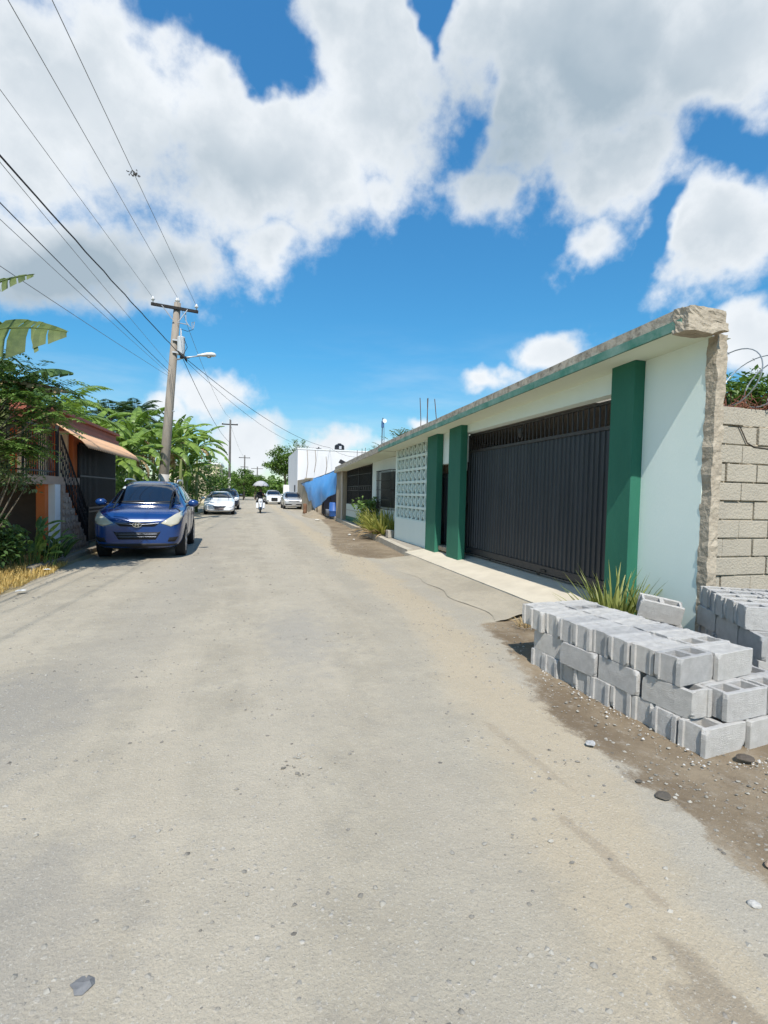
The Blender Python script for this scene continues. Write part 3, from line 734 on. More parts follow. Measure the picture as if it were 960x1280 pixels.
# ------------------------------------------------------------------ block boundary wall at the right
def build_block_wall():
    t = thing('block_wall', 'unplastered concrete block wall with sandy mortar at the right edge beside the house corner', 'wall', (6.5, 4.3, 0))
    m = MB(); rows = 13; top = 2.62; bh = (top+.02)/rows
    random.seed(4)
    for r in range(rows):
        z0 = r*bh; x = 4.745-(.21 if r % 2 else 0)
        while x < 9.5:
            a, b_ = max(x, 4.745)+.007, x+.42-.007
            if b_-a > .05 and not (r == rows-1 and random.random() < .12):
                j = rnd(-.014, .014)
                m.box(a, b_, 4.25+j, 4.44, z0+.008, z0+bh-.008)
            x += .42
    o = m.build('block_courses', M('wall_block', (.43,.385,.305), (.33,.30,.245), scale=2.2, rough=1, bump=.6, bscale=45, contrast=.3), t, bevel=.006)
    mo = MB().box(4.75, 9.5, 4.275, 4.42, 0, top-.012).build('mortar', M('sandy_mortar', (.46,.39,.29), (.33,.28,.21), scale=6, rough=1, bump=1, bscale=25), t)
    # mortar squeezed out of the joints, here and there
    sq = MB()
    for i in range(46):
        r = random.randint(1, rows-1); z = r*bh; x = rnd(4.9, 7.5); L_ = rnd(.06, .35); n = 6
        pts = [(x+L_*k/n, 4.262+rnd(-.004,.004), z+rnd(-.006,.006)) for k in range(n+1)]
        sq.tube(pts, [.004]+[rnd(.006,.013) for _ in range(n-1)]+[.004], 5)
    sq.build('mortar_squeeze', M('sandy_mortar', (.46,.39,.29)), t, smooth=True)
    # dark crack running down from the top
    cr = MB(); pts = [(5.05,4.246,2.60),(5.10,4.246,2.44),(5.13,4.245,2.40),(5.22,4.245,2.26),(5.32,4.245,2.22),(5.7,4.245,2.20)]
    for a, b_ in zip(pts, pts[1:]): cr.tube([a, b_], .008, 4)
    cr.build('crack', M('crack_dark', (.09,.075,.06)), t)
    return t
build_block_wall()
random.seed(21)
wm = M('razor_steel', (.38,.40,.42), (.5,.5,.5), scale=12, rough=.4, metal=.6)
coil = MB(); pts = []
for i in range(360):
    a = i*2*PI/30; x = 4.95+i*4.4/360
    pts.append((x+.12*math.sin(a), 4.35+.30*math.cos(a), 2.97+.30*math.sin(a)+.02*math.sin(i*.13)))
coil.tube(pts, .007, 4)
for i in range(0, 360, 3):
    p = Vector(pts[i]); d = (Vector(pts[min(i+1, 359)])-Vector(pts[max(0, i-1)])).normalized(); u = d.cross(Vector((0,1,0))).normalized()*.024
    coil.add([p-u-d*.012, p-d*.004, p+u-d*.012, p+u*.4, p-u*.4], [(0,1,4),(1,2,3),(1,3,4)])
tag(coil.build('razor_wire', wm), 'coiled razor wire along the top of the block wall', 'razor wire')
# ================================================================== CONCRETE BLOCKS
def block_mesh(seed, col1, col2, closed=False):
    """hollow block: two cells right through, a shallow groove in each end, arrises knocked about"""
    random.seed(seed)
    L_, W_, H_ = .392, .192, .190
    xs = [-L_/2, -L_/2+.014, -L_/2+.038, -.02, .02, L_/2-.038, L_/2-.014, L_/2]
    ys = [-W_/2, -W_/2+.036, W_/2-.036, W_/2]
    bm = bmesh.new(); vc = {}
    def vx(i, j, k):
        if (i, j, k) not in vc: vc[i, j, k] = bm.verts.new((xs[i], ys[j], (-H_/2, H_/2)[k]))
        return vc[i, j, k]
    solid = {(i, j) for i in range(7) for j in range(3)}-({(0, 1), (6, 1)} if closed else {(2, 1), (4, 1), (0, 1), (6, 1)})
    for (i, j) in solid:
        bm.faces.new([vx(i,j,1), vx(i+1,j,1), vx(i+1,j+1,1), vx(i,j+1,1)]); bm.faces.new([vx(i,j+1,0), vx(i+1,j+1,0), vx(i+1,j,0), vx(i,j,0)])
        for (di, dj, a, b) in ((-1,0,(i,j+1),(i,j)), (1,0,(i+1,j),(i+1,j+1)), (0,-1,(i,j),(i+1,j)), (0,1,(i+1,j+1),(i,j+1))):
            if (i+di, j+dj) not in solid: bm.faces.new([vx(*a,0), vx(*b,0), vx(*b,1), vx(*a,1)])
    bmesh.ops.recalc_face_normals(bm, faces=bm.faces)
    es = [e for e in bm.edges if e.calc_face_angle(0) > .5]
    bmesh.ops.bevel(bm, geom=es, offset=.003, segments=1, affect='EDGES')
    if closed: bmesh.ops.subdivide_edges(bm, edges=[e for e in bm.edges if e.calc_length() > .03 and min(v.co.z for v in e.verts) > .08], cuts=2, use_grid_fill=True)
    bmesh.ops.subdivide_edges(bm, edges=[e for e in bm.edges if e.calc_length() > .06], cuts=5, use_grid_fill=True)
    sd = Vector((seed*3.1, seed*1.7, seed))
    if closed:      # thin web left over the cells: shallow dished tops
        for v in bm.verts:
            if v.co.z > H_/2-.01:
                for cx in (-.09, .09):
                    q = max(abs(v.co.x-cx)/.085, abs(v.co.y)/.07)
                    if q < 1: v.co.z -= .009*min(1, (1-q)*5)*(.6+noise.noise(v.co*40+sd))
    for v in bm.verts:
        n = noise.noise_vector(v.co*30+sd)*.0016+noise.noise_vector(v.co*7+sd)*.0012
        v.co += n
    # a chipped corner
    for _ in range(5):
        c = Vector((random.choice((-1,1))*L_/2, random.choice((-1,1,rnd(-1,1)))*W_/2, random.choice((-1,1))*H_/2)); k = rnd(.02,.045)
        for v in bm.verts:
            d = (v.co-c).length
            if d < k: v.co -= c.normalized()*k*.5*(1-d/k)
    me = bpy.data.meshes.new('concrete_block'); bm.to_mesh(me); bm.free()
    me.materials.append(M('block_grey%d' % (seed % 3), col1, col2, scale=14, rough=1, bump=.8, bscale=190, contrast=.3, detail=8, spec=.1))
    return me
BM = [block_mesh(1, (.43,.415,.39), (.61,.595,.57)), block_mesh(2, (.37,.36,.345), (.53,.52,.50)), block_mesh(3, (.46,.44,.405), (.62,.60,.565)), block_mesh(4, (.37,.36,.345), (.53,.52,.50)), block_mesh(6, (.43,.415,.39), (.61,.595,.57))]
BMC = [block_mesh(7, (.43,.415,.39), (.61,.595,.57), True), block_mesh(8, (.37,.36,.345), (.53,.52,.50), True), block_mesh(9, (.46,.44,.405), (.62,.60,.565), True)]
ORD = ['first','second','third','fourth','fifth','sixth','seventh','eighth','ninth','tenth','eleventh','twelfth']
def put_block(x, y, z, rz, label, group, tilt=None, closed=0):
    o = bpy.data.objects.new('concrete_block', random.choice(BMC if random.random() < closed else BM)); C.objects.link(o)
    o.location = (x, y, z); o.rotation_euler = (rnd(-.008,.008), rnd(-.008,.008), rz+rnd(-.028,.028)+random.choice((0, PI)))
    if tilt: o.rotation_euler = (tilt[0], tilt[1], rz)
    tag(o, label, 'concrete block', group)
    return o
def front_pile():
    random.seed(33)
    G = 'concrete blocks in the long roadside stack'
    # frame: origin near street corner, u runs back along the street, w to the right
    O = Vector((2.80, 2.46, 0)); a = math.radians(3); u = Vector((-.085, .996, 0)); w = Vector((.996, .085, 0))
    rz = math.atan2(w.y, w.x)
    n = 9; p = .197
    gz = -.02
    COLW = ('street column', 'middle column', 'inner column')
    # bottom: nine headers deep, three columns wide
    for r in range(n):
        for c in range(3):
            if c == 2 and r > 5: continue
            s = .03*random.random()-.012 if c == 0 else 0
            q = O+u*(.1+r*p)+w*(.2+c*.4-s)
            put_block(q.x, q.y, gz+.095, rz+(.05 if r == 0 else 0), 'grey hollow block, bottom layer of roadside stack, %s, %s from the near end' % (COLW[c], ORD[r]), G)
    # middle: stretchers along the street side, headers behind
    for r in range(4):
        q = O+u*(.12+.2+r*.412)+w*(.105+(.02 if r == 0 else -.03*(r == 2)))
        put_block(q.x, q.y, gz+.286, rz+PI/2+(.04, -.02, .05, 0)[r], 'grey hollow block laid lengthwise, middle layer of roadside stack, %s from the near end' % ORD[r], G)
    for r in range(n):
        for c in range(2):
            if c == 1 and r > 5: continue
            q = O+u*(.13+r*p)+w*(.41+c*.405+(.0 if r else .02))
            put_block(q.x, q.y, gz+.286, rz, 'grey hollow block, middle layer of roadside stack, %s inner column, %s from the near end' % (('first', 'second')[c], ORD[r]), G)
    # top: turned a little, two columns
    for r in range(n):
        for c in range(2):
            s = rnd(-.03, .03) if c == 0 else 0
            q = O+u*(.33+r*p*.985)+w*(-.015+.2+c*.4+s+.035*math.sin(r*.9)+(.035 if r in (5, 6) else 0))
            put_block(q.x, q.y, gz+.478, rz+(.10 if r == 0 else .05*math.sin(r*1.7)), 'grey concrete block, top layer of roadside stack, %s column, %s from the near end' % (('street', 'inner')[c], ORD[r]), G, closed=.8)
front_pile()
def back_pile():
    random.seed(8)
    G = 'concrete blocks in the stack against the boundary wall'
    O = Vector((4.40, 4.02, 0)); a = math.radians(-27)
    u = Vector((math.sin(a), -math.cos(a), 0)); w = Vector((-u.y, u.x, 0))     # u towards the camera, w to the right
    rz = math.atan2(w.y, w.x)
    for l in range(4):
        z = .095+l*.191
        if l in (1, 3):
            for r in range(6):
                if l == 3 and r == 5: continue
                for c in range(3):
                    if c == 2 and r > 3: continue
                    q = O+u*(.1+r*.2)+w*(.2+c*.4+(-.03 if l == 3 and r in (2, 3, 4) else 0)+rnd(-.012,.012)*(c == 0))
                    put_block(q.x, q.y, z, rz, 'shaded grey block, %s layer of the stack by the boundary wall, %s row, %s column' % (('bottom','second','third','top')[l], ORD[r], ('left', 'middle', 'right')[c]), G)
        else:
            for r in range(3):
                for c in range(5):
                    if c > 3 and r > 1: continue
                    q = O+u*(.2+r*.405)+w*(.1+c*.2+rnd(-.012,.012)*(c == 0))
                    put_block(q.x, q.y, z, rz+PI/2, 'shaded grey block, %s layer of the stack by the boundary wall, %s row, %s column' % (('bottom','second','third','top')[l], ORD[r], ORD[c]), G)
back_pile()
def crumbs():
    mb = MB(); random.seed(77)
    for i in range(170):
        t = random.random(); x = 2.78-.14*t-abs(random.gauss(0,.10)); y = 2.35+1.95*t
        if random.random() < .25: x = rnd(2.8,3.5); y = 2.36-abs(random.gauss(0,.07))
        s = .003+.009*random.random()**3; a = rnd(0,6.28)
        mb.add([(x+s*rnd(.7,1.3)*math.cos(a+k*1.2566), y+s*rnd(.7,1.3)*math.sin(a+k*1.2566), .012) for k in range(5)]+[(x, y, .012+s*rnd(.5,1.1))], [(k,(k+1)%5,5) for k in range(5)])
    tag(mb.build('block_crumbs', M('crumb_grey', (.42,.41,.39), (.56,.55,.52), scale=30)), 'pale crumbs of broken block scattered along the foot of the roadside stack', 'rubble', kind='stuff')
crumbs()
random.seed(2)
put_block(4.02, 4.18, .095, .2, 'grey block lying lowest under the lone block beside the spiky plant', 'lone blocks by the plant')
put_block(4.05, 4.14, .286, -.1, 'grey block in the middle of the small pile by the spiky plant', 'lone blocks by the plant')
put_block(4.03, 4.12, .515, -.62, 'lone pale block showing two open cells, perched beside the spiky plant', 'lone blocks by the plant', (.20, .16))

# ================================================================== PLANTS
def rot_frame(d):
    d = d.normalized(); a = d.cross(Vector((0,0,1)) if abs(d.z) < .95 else Vector((1,0,0))).normalized()
    return d, a, a.cross(d)
def leaf_card(mb, p, d, up, L_, W_):
    """a small folded leaf"""
    s = d.cross(up)
    if s.length < 1e-3: s = Vector((1,0,0))
    s = s.normalized()*W_; f = up*(W_*.35)
    mb.add([p, p+d*L_*.45+s+f, p+d*L_, p+d*L_*.45-s+f, p+d*L_*.45], [(0,1,4),(1,2,4),(2,3,4),(3,0,4)])
def leaf_cluster(mb, c, r, n, L_, W_, flat=.8, droop=.2):
    for _ in range(n):
        q = Vector((random.gauss(0,1), random.gauss(0,1), random.gauss(0,1)*flat)); q = q.normalized()*r*random.random()**.45
        q.z *= flat
        d = (q.normalized()*.6+Vector((rnd(-1,1), rnd(-1,1), rnd(-.8,.6)-droop))).normalized()
        up = Vector((rnd(-.5,.5), rnd(-.5,.5), 1)).normalized()
        k = rnd(.65, 1.25); leaf_card(mb, Vector(c)+q, d, up, L_*k, W_*k)
def compound_leaf(mb, p, d, L_, n, lw, ll, droop=.5):
    """a rachis with paired leaflets"""
    d = d.normalized(); pos = Vector(p); step = L_/n
    for i in range(n):
        d = (d+Vector((0,0,-droop/n))).normalized(); pos = pos+d*step
        s = d.cross(Vector((0,0,1))); s = s.normalized() if s.length > 1e-3 else Vector((1,0,0))
        for sg in (-1, 1):
            ld = (s*sg+d*.5+Vector((0,0,rnd(-.5,.1)))).normalized(); leaf_card(mb, pos, ld, Vector((0,0,1)), ll*rnd(.8,1.2), lw)
barkm = M('bark', (.11,.085,.06), (.21,.175,.135), scale=14, rough=1, bump=.7, bscale=30, stretch=(1,1,.25))
def limb(mb, p0, p1, r0, r1, n=6, wob=.12, seg=7):
    p0 = Vector(p0); p1 = Vector(p1); L_ = (p1-p0).length; pts = []
    for i in range(n+1):
        t = i/n; pts.append(p0.lerp(p1, t)+noise.noise_vector(p0*3+p1+Vector((0,0,t*2.5)))*wob*L_*math.sin(PI*t)*.8)
    mb.tube(pts, [r0+(r1-r0)*i/n for i in range(n+1)], seg)
def tree(name, label, base, h, cr, lm, ncl, per, L_, W_, cat='tree', group=None, trunk_r=.14, low=.35, squash=.75, forks=6, flat=.7):
    t = thing(name, label, cat, base, 0, group)
    b = Vector(base); mb = MB(); top = b+Vector((rnd(-.2,.2), rnd(-.2,.2), h*.55))
    limb(mb, b-Vector((0,0,.1)), top, trunk_r, trunk_r*.6)
    cm = MB(); cc = b+Vector((0,0,h-cr*squash))
    tips = []
    for k in range(forks):
        a = k*2*PI/forks+rnd(-.4,.4); e = cc+Vector((math.cos(a)*cr*rnd(.45,.8), math.sin(a)*cr*rnd(.45,.8), rnd(-.35,.5)*cr*squash))
        st = b.lerp(top, rnd(.6, 1)); limb(mb, st, e, trunk_r*.45, trunk_r*.12, 6, .15, 5); tips.append(e)
    mb.build('trunk', barkm, t, smooth=True)
    for k in range(ncl):
        q = Vector((random.gauss(0,1), random.gauss(0,1), random.gauss(0,1))).normalized()*rnd(.45, 1.0)
        p = cc+Vector((q.x*cr, q.y*cr, q.z*cr*squash))
        if p.z < b.z+h*low*.6: p.z = b.z+h*low*rnd(.6,1.2)
        leaf_cluster(cm, p, cr*rnd(.20, .36), per, L_, W_, flat)
    cm.build('crown', lm, t, fix=False)
    return t
def bush(name, label, base, r, h, lm, n, L_, W_, cat='shrub', group=None, ncl=10):
    t = thing(name, label, cat, base, 0, group); b = Vector(base); s = MB(); f = MB()
    for k in range(ncl):
        a = rnd(0, 6.28); rr = r*rnd(.1, .85); p = b+Vector((math.cos(a)*rr, math.sin(a)*rr, h*rnd(.25, .9)))
        limb(s, b+Vector((rnd(-.05,.05), rnd(-.05,.05), 0)), p, .016, .005, 4, .15, 4)
        leaf_cluster(f, p, r*rnd(.3,.45), n//ncl, L_, W_, .8)
    s.build('stem', barkm, t); f.build('foliage', lm, t, fix=False)
    return t
def banana_leaf(mb, p, az, el0, L_, W_, droop=1.5, n=16, torn=.4, roll=0):
    cr_, sr_ = math.cos(roll), math.sin(roll)
    """a long blade arching from the crown, torn into strips between the side veins"""
    pts = []; pos = Vector(p); ds = []
    for i in range(n+1):
        t = i/n; el = el0-droop*t**1.5; d = Vector((math.cos(az)*math.cos(el), math.sin(az)*math.cos(el), math.sin(el)))
        pts.append(pos.copy()); ds.append(d); pos = pos+d*(L_/n)
    side0 = Vector((-math.sin(az), math.cos(az), 0))
    mb.tube(pts, [.022*L_/2*(1-.8*i/n)+.004 for i in range(n+1)], 4)
    i0 = int(n*.16)
    for sg in (-1, 1):
        dr = rnd(.05, .35)
        prev = None
        for i in range(i0, n):
            t0 = (i-i0)/(n-i0); t1 = (i+1-i0)/(n-i0)
            w0 = W_*min(1, (t0*5)**.6 if t0 > 0 else .05)*(1-max(0, t0-.55)**1.4*2.6); w1 = W_*min(1, (t1*5)**.6)*(1-max(0, t1-.55)**1.4*2.6)
            w0 = max(w0, .02); w1 = max(w1, .015)
            if random.random() < torn or prev is None:
                dr = rnd(.0, .55)+(.25 if t0 > .5 else 0); gap = rnd(.0, .3) if prev is not None else 0; shear = rnd(.05, .35)
                prev = None
            else: gap = 0
            up = ds[i].cross(side0*sg); up = up if up.z > 0 else -up
            sd = (side0*sg*math.cos(dr)+Vector((0,0,1))*(.28*(1-dr*3))*.6-Vector((0,0,1))*math.sin(dr)*.6).normalized()
            if roll: sd = (side0*sg*cr_+Vector((0,0,1))*sg*sr_-Vector((0,0,1))*dr*.35).normalized()
            a = pts[i].lerp(pts[i+1], gap); b_ = pts[i+1]
            mida = a+sd*w0*.55+ds[i]*shear*w0*.4; tipa = a+sd*w0*.9+ds[i]*shear*w0-Vector((0,0,w0*.28))
            midb = b_+sd*w1*.55+ds[i]*shear*w1*.4; tipb = b_+sd*w1*.9+ds[i]*shear*w1-Vector((0,0,w1*.28))
            if prev: mida, tipa = prev
            mb.add([a, b_, midb, tipb, tipa, mida], [(0,1,2,5),(5,2,3,4)])
            prev = (midb, tipb)
def banana(label, base, h, L_, W_, lm, n=9, group=None, az0=None, spread=(.25, 1.25), dry=2, name='banana_plant', torn=.4, drym=None):
    t = thing(name, label, 'banana plant', base, 0, group); b = Vector(base)
    s = MB(); s.tube([b-Vector((0,0,.1)), b+Vector((.03,.02,h*.5)), b+Vector((.05,0,h))], [.13, .10, .06], 8)
    s.build('trunk', M('banana_stem', (.16,.19,.07), (.28,.25,.13), scale=5, stretch=(4,4,.5), rough=.8), t, smooth=True)
    f = MB()
    for k in range(n):
        az = (az0 if az0 is not None else 0)+k*2.4+rnd(-.4,.4); el = 1.35-spread[0]-(spread[1]-spread[0])*(k/n)*rnd(.8,1.1)
        banana_leaf(f, b+Vector((.05,0,h-.1)), az, el, L_*rnd(.75,1.1), W_*rnd(.8,1.15), rnd(1.1,1.9), torn=torn)
    f.build('leaves', lm, t, fix=False, smooth=True)
    if dry:
        d = MB()
        for k in range(dry): banana_leaf(d, b+Vector((.03,0,h-.25)), rnd(0,6.28), rnd(-.2,.4), L_*rnd(.55,.8), W_*.55, 2.2, torn=.75)
        d.build('dry_leaves', drym or DRY, t, fix=False)
    return t
def palm(label, base, h, L_, lm, n=16, group=None, name='palm_tree'):
    t = thing(name, label, 'palm', base, 0, group); b = Vector(base)
    s = MB(); s.tube([b-Vector((0,0,.1)), b+Vector((.15,.1,h*.5)), b+Vector((.1,0,h))], [.16,.12,.10], 8); s.build('trunk', barkm, t, smooth=True)
    f = MB()
    for k in range(n):
        az = k*2.4; el = 1.25-1.5*(k/n); pos = b+Vector((.1,0,h)); d = None; m = 18; pts = []
        for i in range(m+1):
            e = el-1.5*(i/m)**1.4; d = Vector((math.cos(az)*math.cos(e), math.sin(az)*math.cos(e), math.sin(e))); pts.append(pos); pos = pos+d*L_/m
            if i > 2:
                sd = Vector((-math.sin(az), math.cos(az), 0)); ll = L_*.22*math.sin(PI*min(1, .15+.85*i/m))+.08
                for sg in (-1,1):
                    for q in (0, .5):
                        ld = (sd*sg+d*.7+Vector((0,0,-.45+rnd(-.15,.15)))).normalized(); pp = pos+d*L_/m*q
                        nn = ld.cross(d).normalized()*0+d*.018*L_
                        f.add([pp, pp+ld*ll*.5+nn, pp+ld*ll, pp+ld*ll*.5-nn], [(0,1,2,3)])
        f.tube(pts, [.02*(1-.8*i/m)+.004 for i in range(m+1)], 4)
    f.build('fronds', lm, t, fix=False)
    return t
G_BAN = leafmat('banana_green', (.085,.15,.026), (.19,.29,.060), 1.2, .38, .32)
G_BAN2 = leafmat('banana_light_green', (.09,.16,.025), (.22,.32,.065), 1.0, .38, .35)
G_OLIVE = leafmat('banana_olive', (.05,.085,.018), (.125,.165,.045), 9, .6, .3)
DRY = leafmat('dry_banana_leaf', (.22,.15,.075), (.42,.31,.17), 2.5, .9, .25)
G_TREE = leafmat('tree_green', (.04,.085,.016), (.115,.19,.038), .9, .5, .3)
G_DARK = leafmat('dark_green_leaf', (.030,.068,.018), (.085,.15,.040), 1.5, .42, .25)
G_MID = leafmat('mid_green_leaf', (.06,.12,.028), (.18,.28,.075), 2, .45, .3)
G_FAR = leafmat('far_green', (.05,.10,.018), (.135,.22,.045), .5, .6, .3)
G_PALM = leafmat('palm_green', (.02,.048,.015), (.055,.10,.03), 1, .45, .2)
G_SPIKE = leafmat('spiky_leaf', (.10,.14,.035), (.26,.28,.08), 6, .45, .25)
G_AGAVE = leafmat('yellow_green_blade', (.16,.19,.035), (.36,.36,.10), 3, .5, .3)

def blade(mb, p, az, el, L_, W_, droop, n=5):
    pos = Vector(p); sd = Vector((-math.sin(az), math.cos(az), 0)); rows = []
    for i in range(n+1):
        t = i/n; e = el-droop*t*t; d = Vector((math.cos(az)*math.cos(e), math.sin(az)*math.cos(e), math.sin(e)))
        w = W_*(1-t**2.2)*(.7+.6*t*(1-t)*2)+.0008; u = sd.cross(d)
        rows += [pos-sd*w, pos+u*(-w*.5), pos+sd*w]; pos = pos+d*L_/n
    n0 = len(mb.v); mb.v += [tuple(r) for r in rows]
    for i in range(n):
        for k in range(2): a = n0+i*3+k; mb.f.append((a, a+1, a+4, a+3))
def spiky(label, base, r, n, L_, W_, lm, group=None, el=(.5,1.5), droop=(.1,.9), name='spiky_plant', dry=0):
    t = thing(name, label, 'plant', base, 0, group); b = Vector(base); f = MB()
    for k in range(n):
        a = rnd(0, 6.28); rr = r*math.sqrt(random.random()); p = b+Vector((math.cos(a)*rr, math.sin(a)*rr*.8, 0))
        blade(f, p, a+rnd(-.8,.8), rnd(*el), L_*rnd(.55,1.1), W_*rnd(.8,1.2), rnd(*droop))
    f.build('blades', lm, t, fix=False)
    if dry:
        d = MB()
        for k in range(dry): a = rnd(0, 6.28); blade(d, b+Vector((math.cos(a)*r*.9, math.sin(a)*r*.7, .02)), a, rnd(-.1,.6), L_*.7, W_, rnd(.6,1.4))
        d.build('dry_blades', DRY, t, fix=False)
    return t
# ================================================================== CARS
paint_blue = M('blue_car_paint', (.005,.036,.15), (.006,.042,.17), scale=2, rough=.25, metal=.1, coat=.5, spec=.5)
paint_white = M('white_car_paint', (.72,.73,.74), (.75,.76,.77), scale=2, rough=.3, coat=1, spec=.5)
paint_black = M('black_car_paint', (.014,.016,.022), (.018,.02,.026), scale=2, rough=.3, coat=1, spec=.5)
paint_silver = M('silver_car_paint', (.50,.51,.52), (.54,.55,.56), scale=2, rough=.32, metal=.5, coat=.8, spec=.5)
glassm = M('tinted_glass', (.006,.008,.014), (.010,.012,.018), scale=1.5, rough=.06, spec=.9, coat=.6)
tyrem = M('tyre_rubber', (.016,.016,.017), (.03,.03,.03), scale=10, rough=.85)
rimm = M('alloy_rim', (.42,.43,.45), (.5,.5,.52), scale=8, rough=.35, metal=.7)
chromem = M('chrome', (.75,.76,.78), (.8,.8,.82), scale=4, rough=.15, metal=1)
blackp = M('black_plastic', (.012,.012,.013), (.02,.02,.021), scale=12, rough=.6)
lampm = M('headlamp_lens', (.40,.38,.29), (.50,.48,.38), scale=5, rough=.12, spec=.6, coat=.7)
lampc = M('clear_headlamp', (.62,.64,.66), (.75,.77,.8), scale=7, rough=.12, spec=.6, coat=.7)
redm = M('tail_lamp', (.35,.01,.01), (.4,.015,.015), rough=.2, coat=.6)
DECALS = {}

def car_mesh(st, wheel_y, arch_r, sub=2):
    """loft the stations into a shell, smooth it, cut the wheel arches"""
    def sec(y, zb, zs, zt, wb, ws, wt):
        h = zs-zb; g = zt-zs
        return [(0,y,zb),(wb*.8,y,zb),(wb,y,zb+.10*h/.7),(max(wb,ws)*1.0,y,zb+h*.5),(ws,y,zs-.04),(ws-(ws-wt)*.10,y,zs+.03*g),(wt+(ws-wt)*.10,y,zt-.20*g),(wt*.82,y,zt-.03*g),(0,y,zt)]
    vs = []; fs = []; n = 9
    for s in st:
        p = sec(*s); vs += p+[(-x,y,z) for x,y,z in p[1:-1]]
    m = 2*n-2
    def idx(i, k, side):
        if k == 0 or k == n-1: return i*m+k
        return i*m+k if side > 0 else i*m+n+k-1
    for i in range(len(st)-1):
        for k in range(n-1):
            for sd in (1,-1): fs.append((idx(i,k,sd), idx(i,k+1,sd), idx(i+1,k+1,sd), idx(i+1,k,sd)))
    for i in (0, len(st)-1):
        for k in range(n-1):
            q = [idx(i,k,1), idx(i,k+1,1), idx(i,k+1,-1), idx(i,k,-1)]; q2 = []
            for x in q:
                if x not in q2: q2.append(x)
            fs.append(tuple(q2))
    me = bpy.data.meshes.new('shell'); me.from_pydata(vs, [], fs)
    bm = bmesh.new(); bm.from_mesh(me); bmesh.ops.recalc_face_normals(bm, faces=bm.faces); bm.to_mesh(me); bm.free()
    o = bpy.data.objects.new('shell', me); C.objects.link(o)
    md = o.modifiers.new('s', 'SUBSURF'); md.levels = sub
    cut = MB()
    for y in wheel_y:
        for sd in (-1, 1):
            cut.lathe([(arch_r, sd*.58), (arch_r, sd*1.3)], (0, y, .33), axis='x', seg=28)
    co = cut.build('cutter', paint_black)
    mb = o.modifiers.new('b', 'BOOLEAN'); mb.operation = 'DIFFERENCE'; mb.object = co; mb.solver = 'EXACT'
    dg = bpy.context.evaluated_depsgraph_get(); out = bpy.data.meshes.new_from_object(o.evaluated_get(dg))
    bpy.data.objects.remove(o); bpy.data.objects.remove(co)
    out.polygons.foreach_set('use_smooth', [True]*len(out.polygons))
    bm = bmesh.new(); bm.from_mesh(out); bvh = BVHTree.FromBMesh(bm); 
    for e in bm.edges: e.smooth = e.calc_face_angle(0) < .7
    bm.to_mesh(out); bm.free()
    return out, bvh
def decal(bvh, poly, axis, off=.006, thick=.004, step=.06, origin=None):
    """panel of the given outline, pressed on to the body from the front (y), the side (x) or above (z)"""
    bm = bmesh.new()
    f = bm.faces.new([bm.verts.new((a, b, 0)) for a, b in poly])
    for ax in (0, 1):
        lo = min(p[ax] for p in poly); hi = max(p[ax] for p in poly); k = lo+step
        while k < hi:
            no = Vector((1,0,0)) if ax == 0 else Vector((0,1,0))
            bmesh.ops.bisect_plane(bm, geom=bm.verts[:]+bm.edges[:]+bm.faces[:], plane_co=no*k, plane_no=no); k += step
    vs = []; 
    for v in bm.verts:
        a, b = v.co.x, v.co.y
        if axis == 'f': o, d = Vector((a, -3, b)), Vector((0,1,0))
        elif axis == 'r': o, d = Vector((a, 9, b)), Vector((0,-1,0))
        elif axis == 'R': o, d = Vector((3, a, b)), Vector((-1,0,0))
        elif axis == 'L': o, d = Vector((-3, a, b)), Vector((1,0,0))
        else: o, d = Vector((a, b, 4)), Vector((0,0,-1))
        h, n, _, _ = bvh.ray_cast(o, d)
        if h is None: h, n, _, _ = bvh.find_nearest(o+d*3.5)
        if n.dot(d) > 0: n = -n
        vs.append(h+n*off)
    bm.verts.index_update(); fs = [tuple(v.index for v in f.verts) for f in bm.faces]; bm.free()
    m = MB(); m.add(vs, fs); return m
def wheel(root, x, y, r, wdt):
    s = 1 if x > 0 else -1
    w = MB(); w.lathe([(r*.62, -wdt/2), (r*.93, -wdt/2), (r, -wdt/2+.03), (r, wdt/2-.03), (r*.93, wdt/2), (r*.62, wdt/2)], (x, y, r), axis='x', seg=32)
    wo = w.build('wheel', tyrem, root, local=True, smooth=False)
    m = MB(); xo = x+s*(wdt/2-.02)
    m.lathe([(0, .0), (r*.64, .0), (r*.66, s*.02), (r*.60, s*.022), (r*.58, s*.004)], (xo, y, r), axis='x', seg=28)
    for k in range(7):
        a = k*2*PI/7; d = Vector((0, math.cos(a), math.sin(a))); t_ = Vector((0, -math.sin(a), math.cos(a)))
        m.obox(Vector((xo+s*.012, y, r))+d*r*.31, (.010,0,0), d*r*.30, t_*.026)
    m.lathe([(0,0),(.06,0),(.05,s*.03),(0,s*.032)], (xo, y, r), axis='x', seg=12)
    m.build('rim', rimm, wo, local=True)
    return wo
def mirror_pts(poly): return [(-a, b) for a, b in poly][::-1]

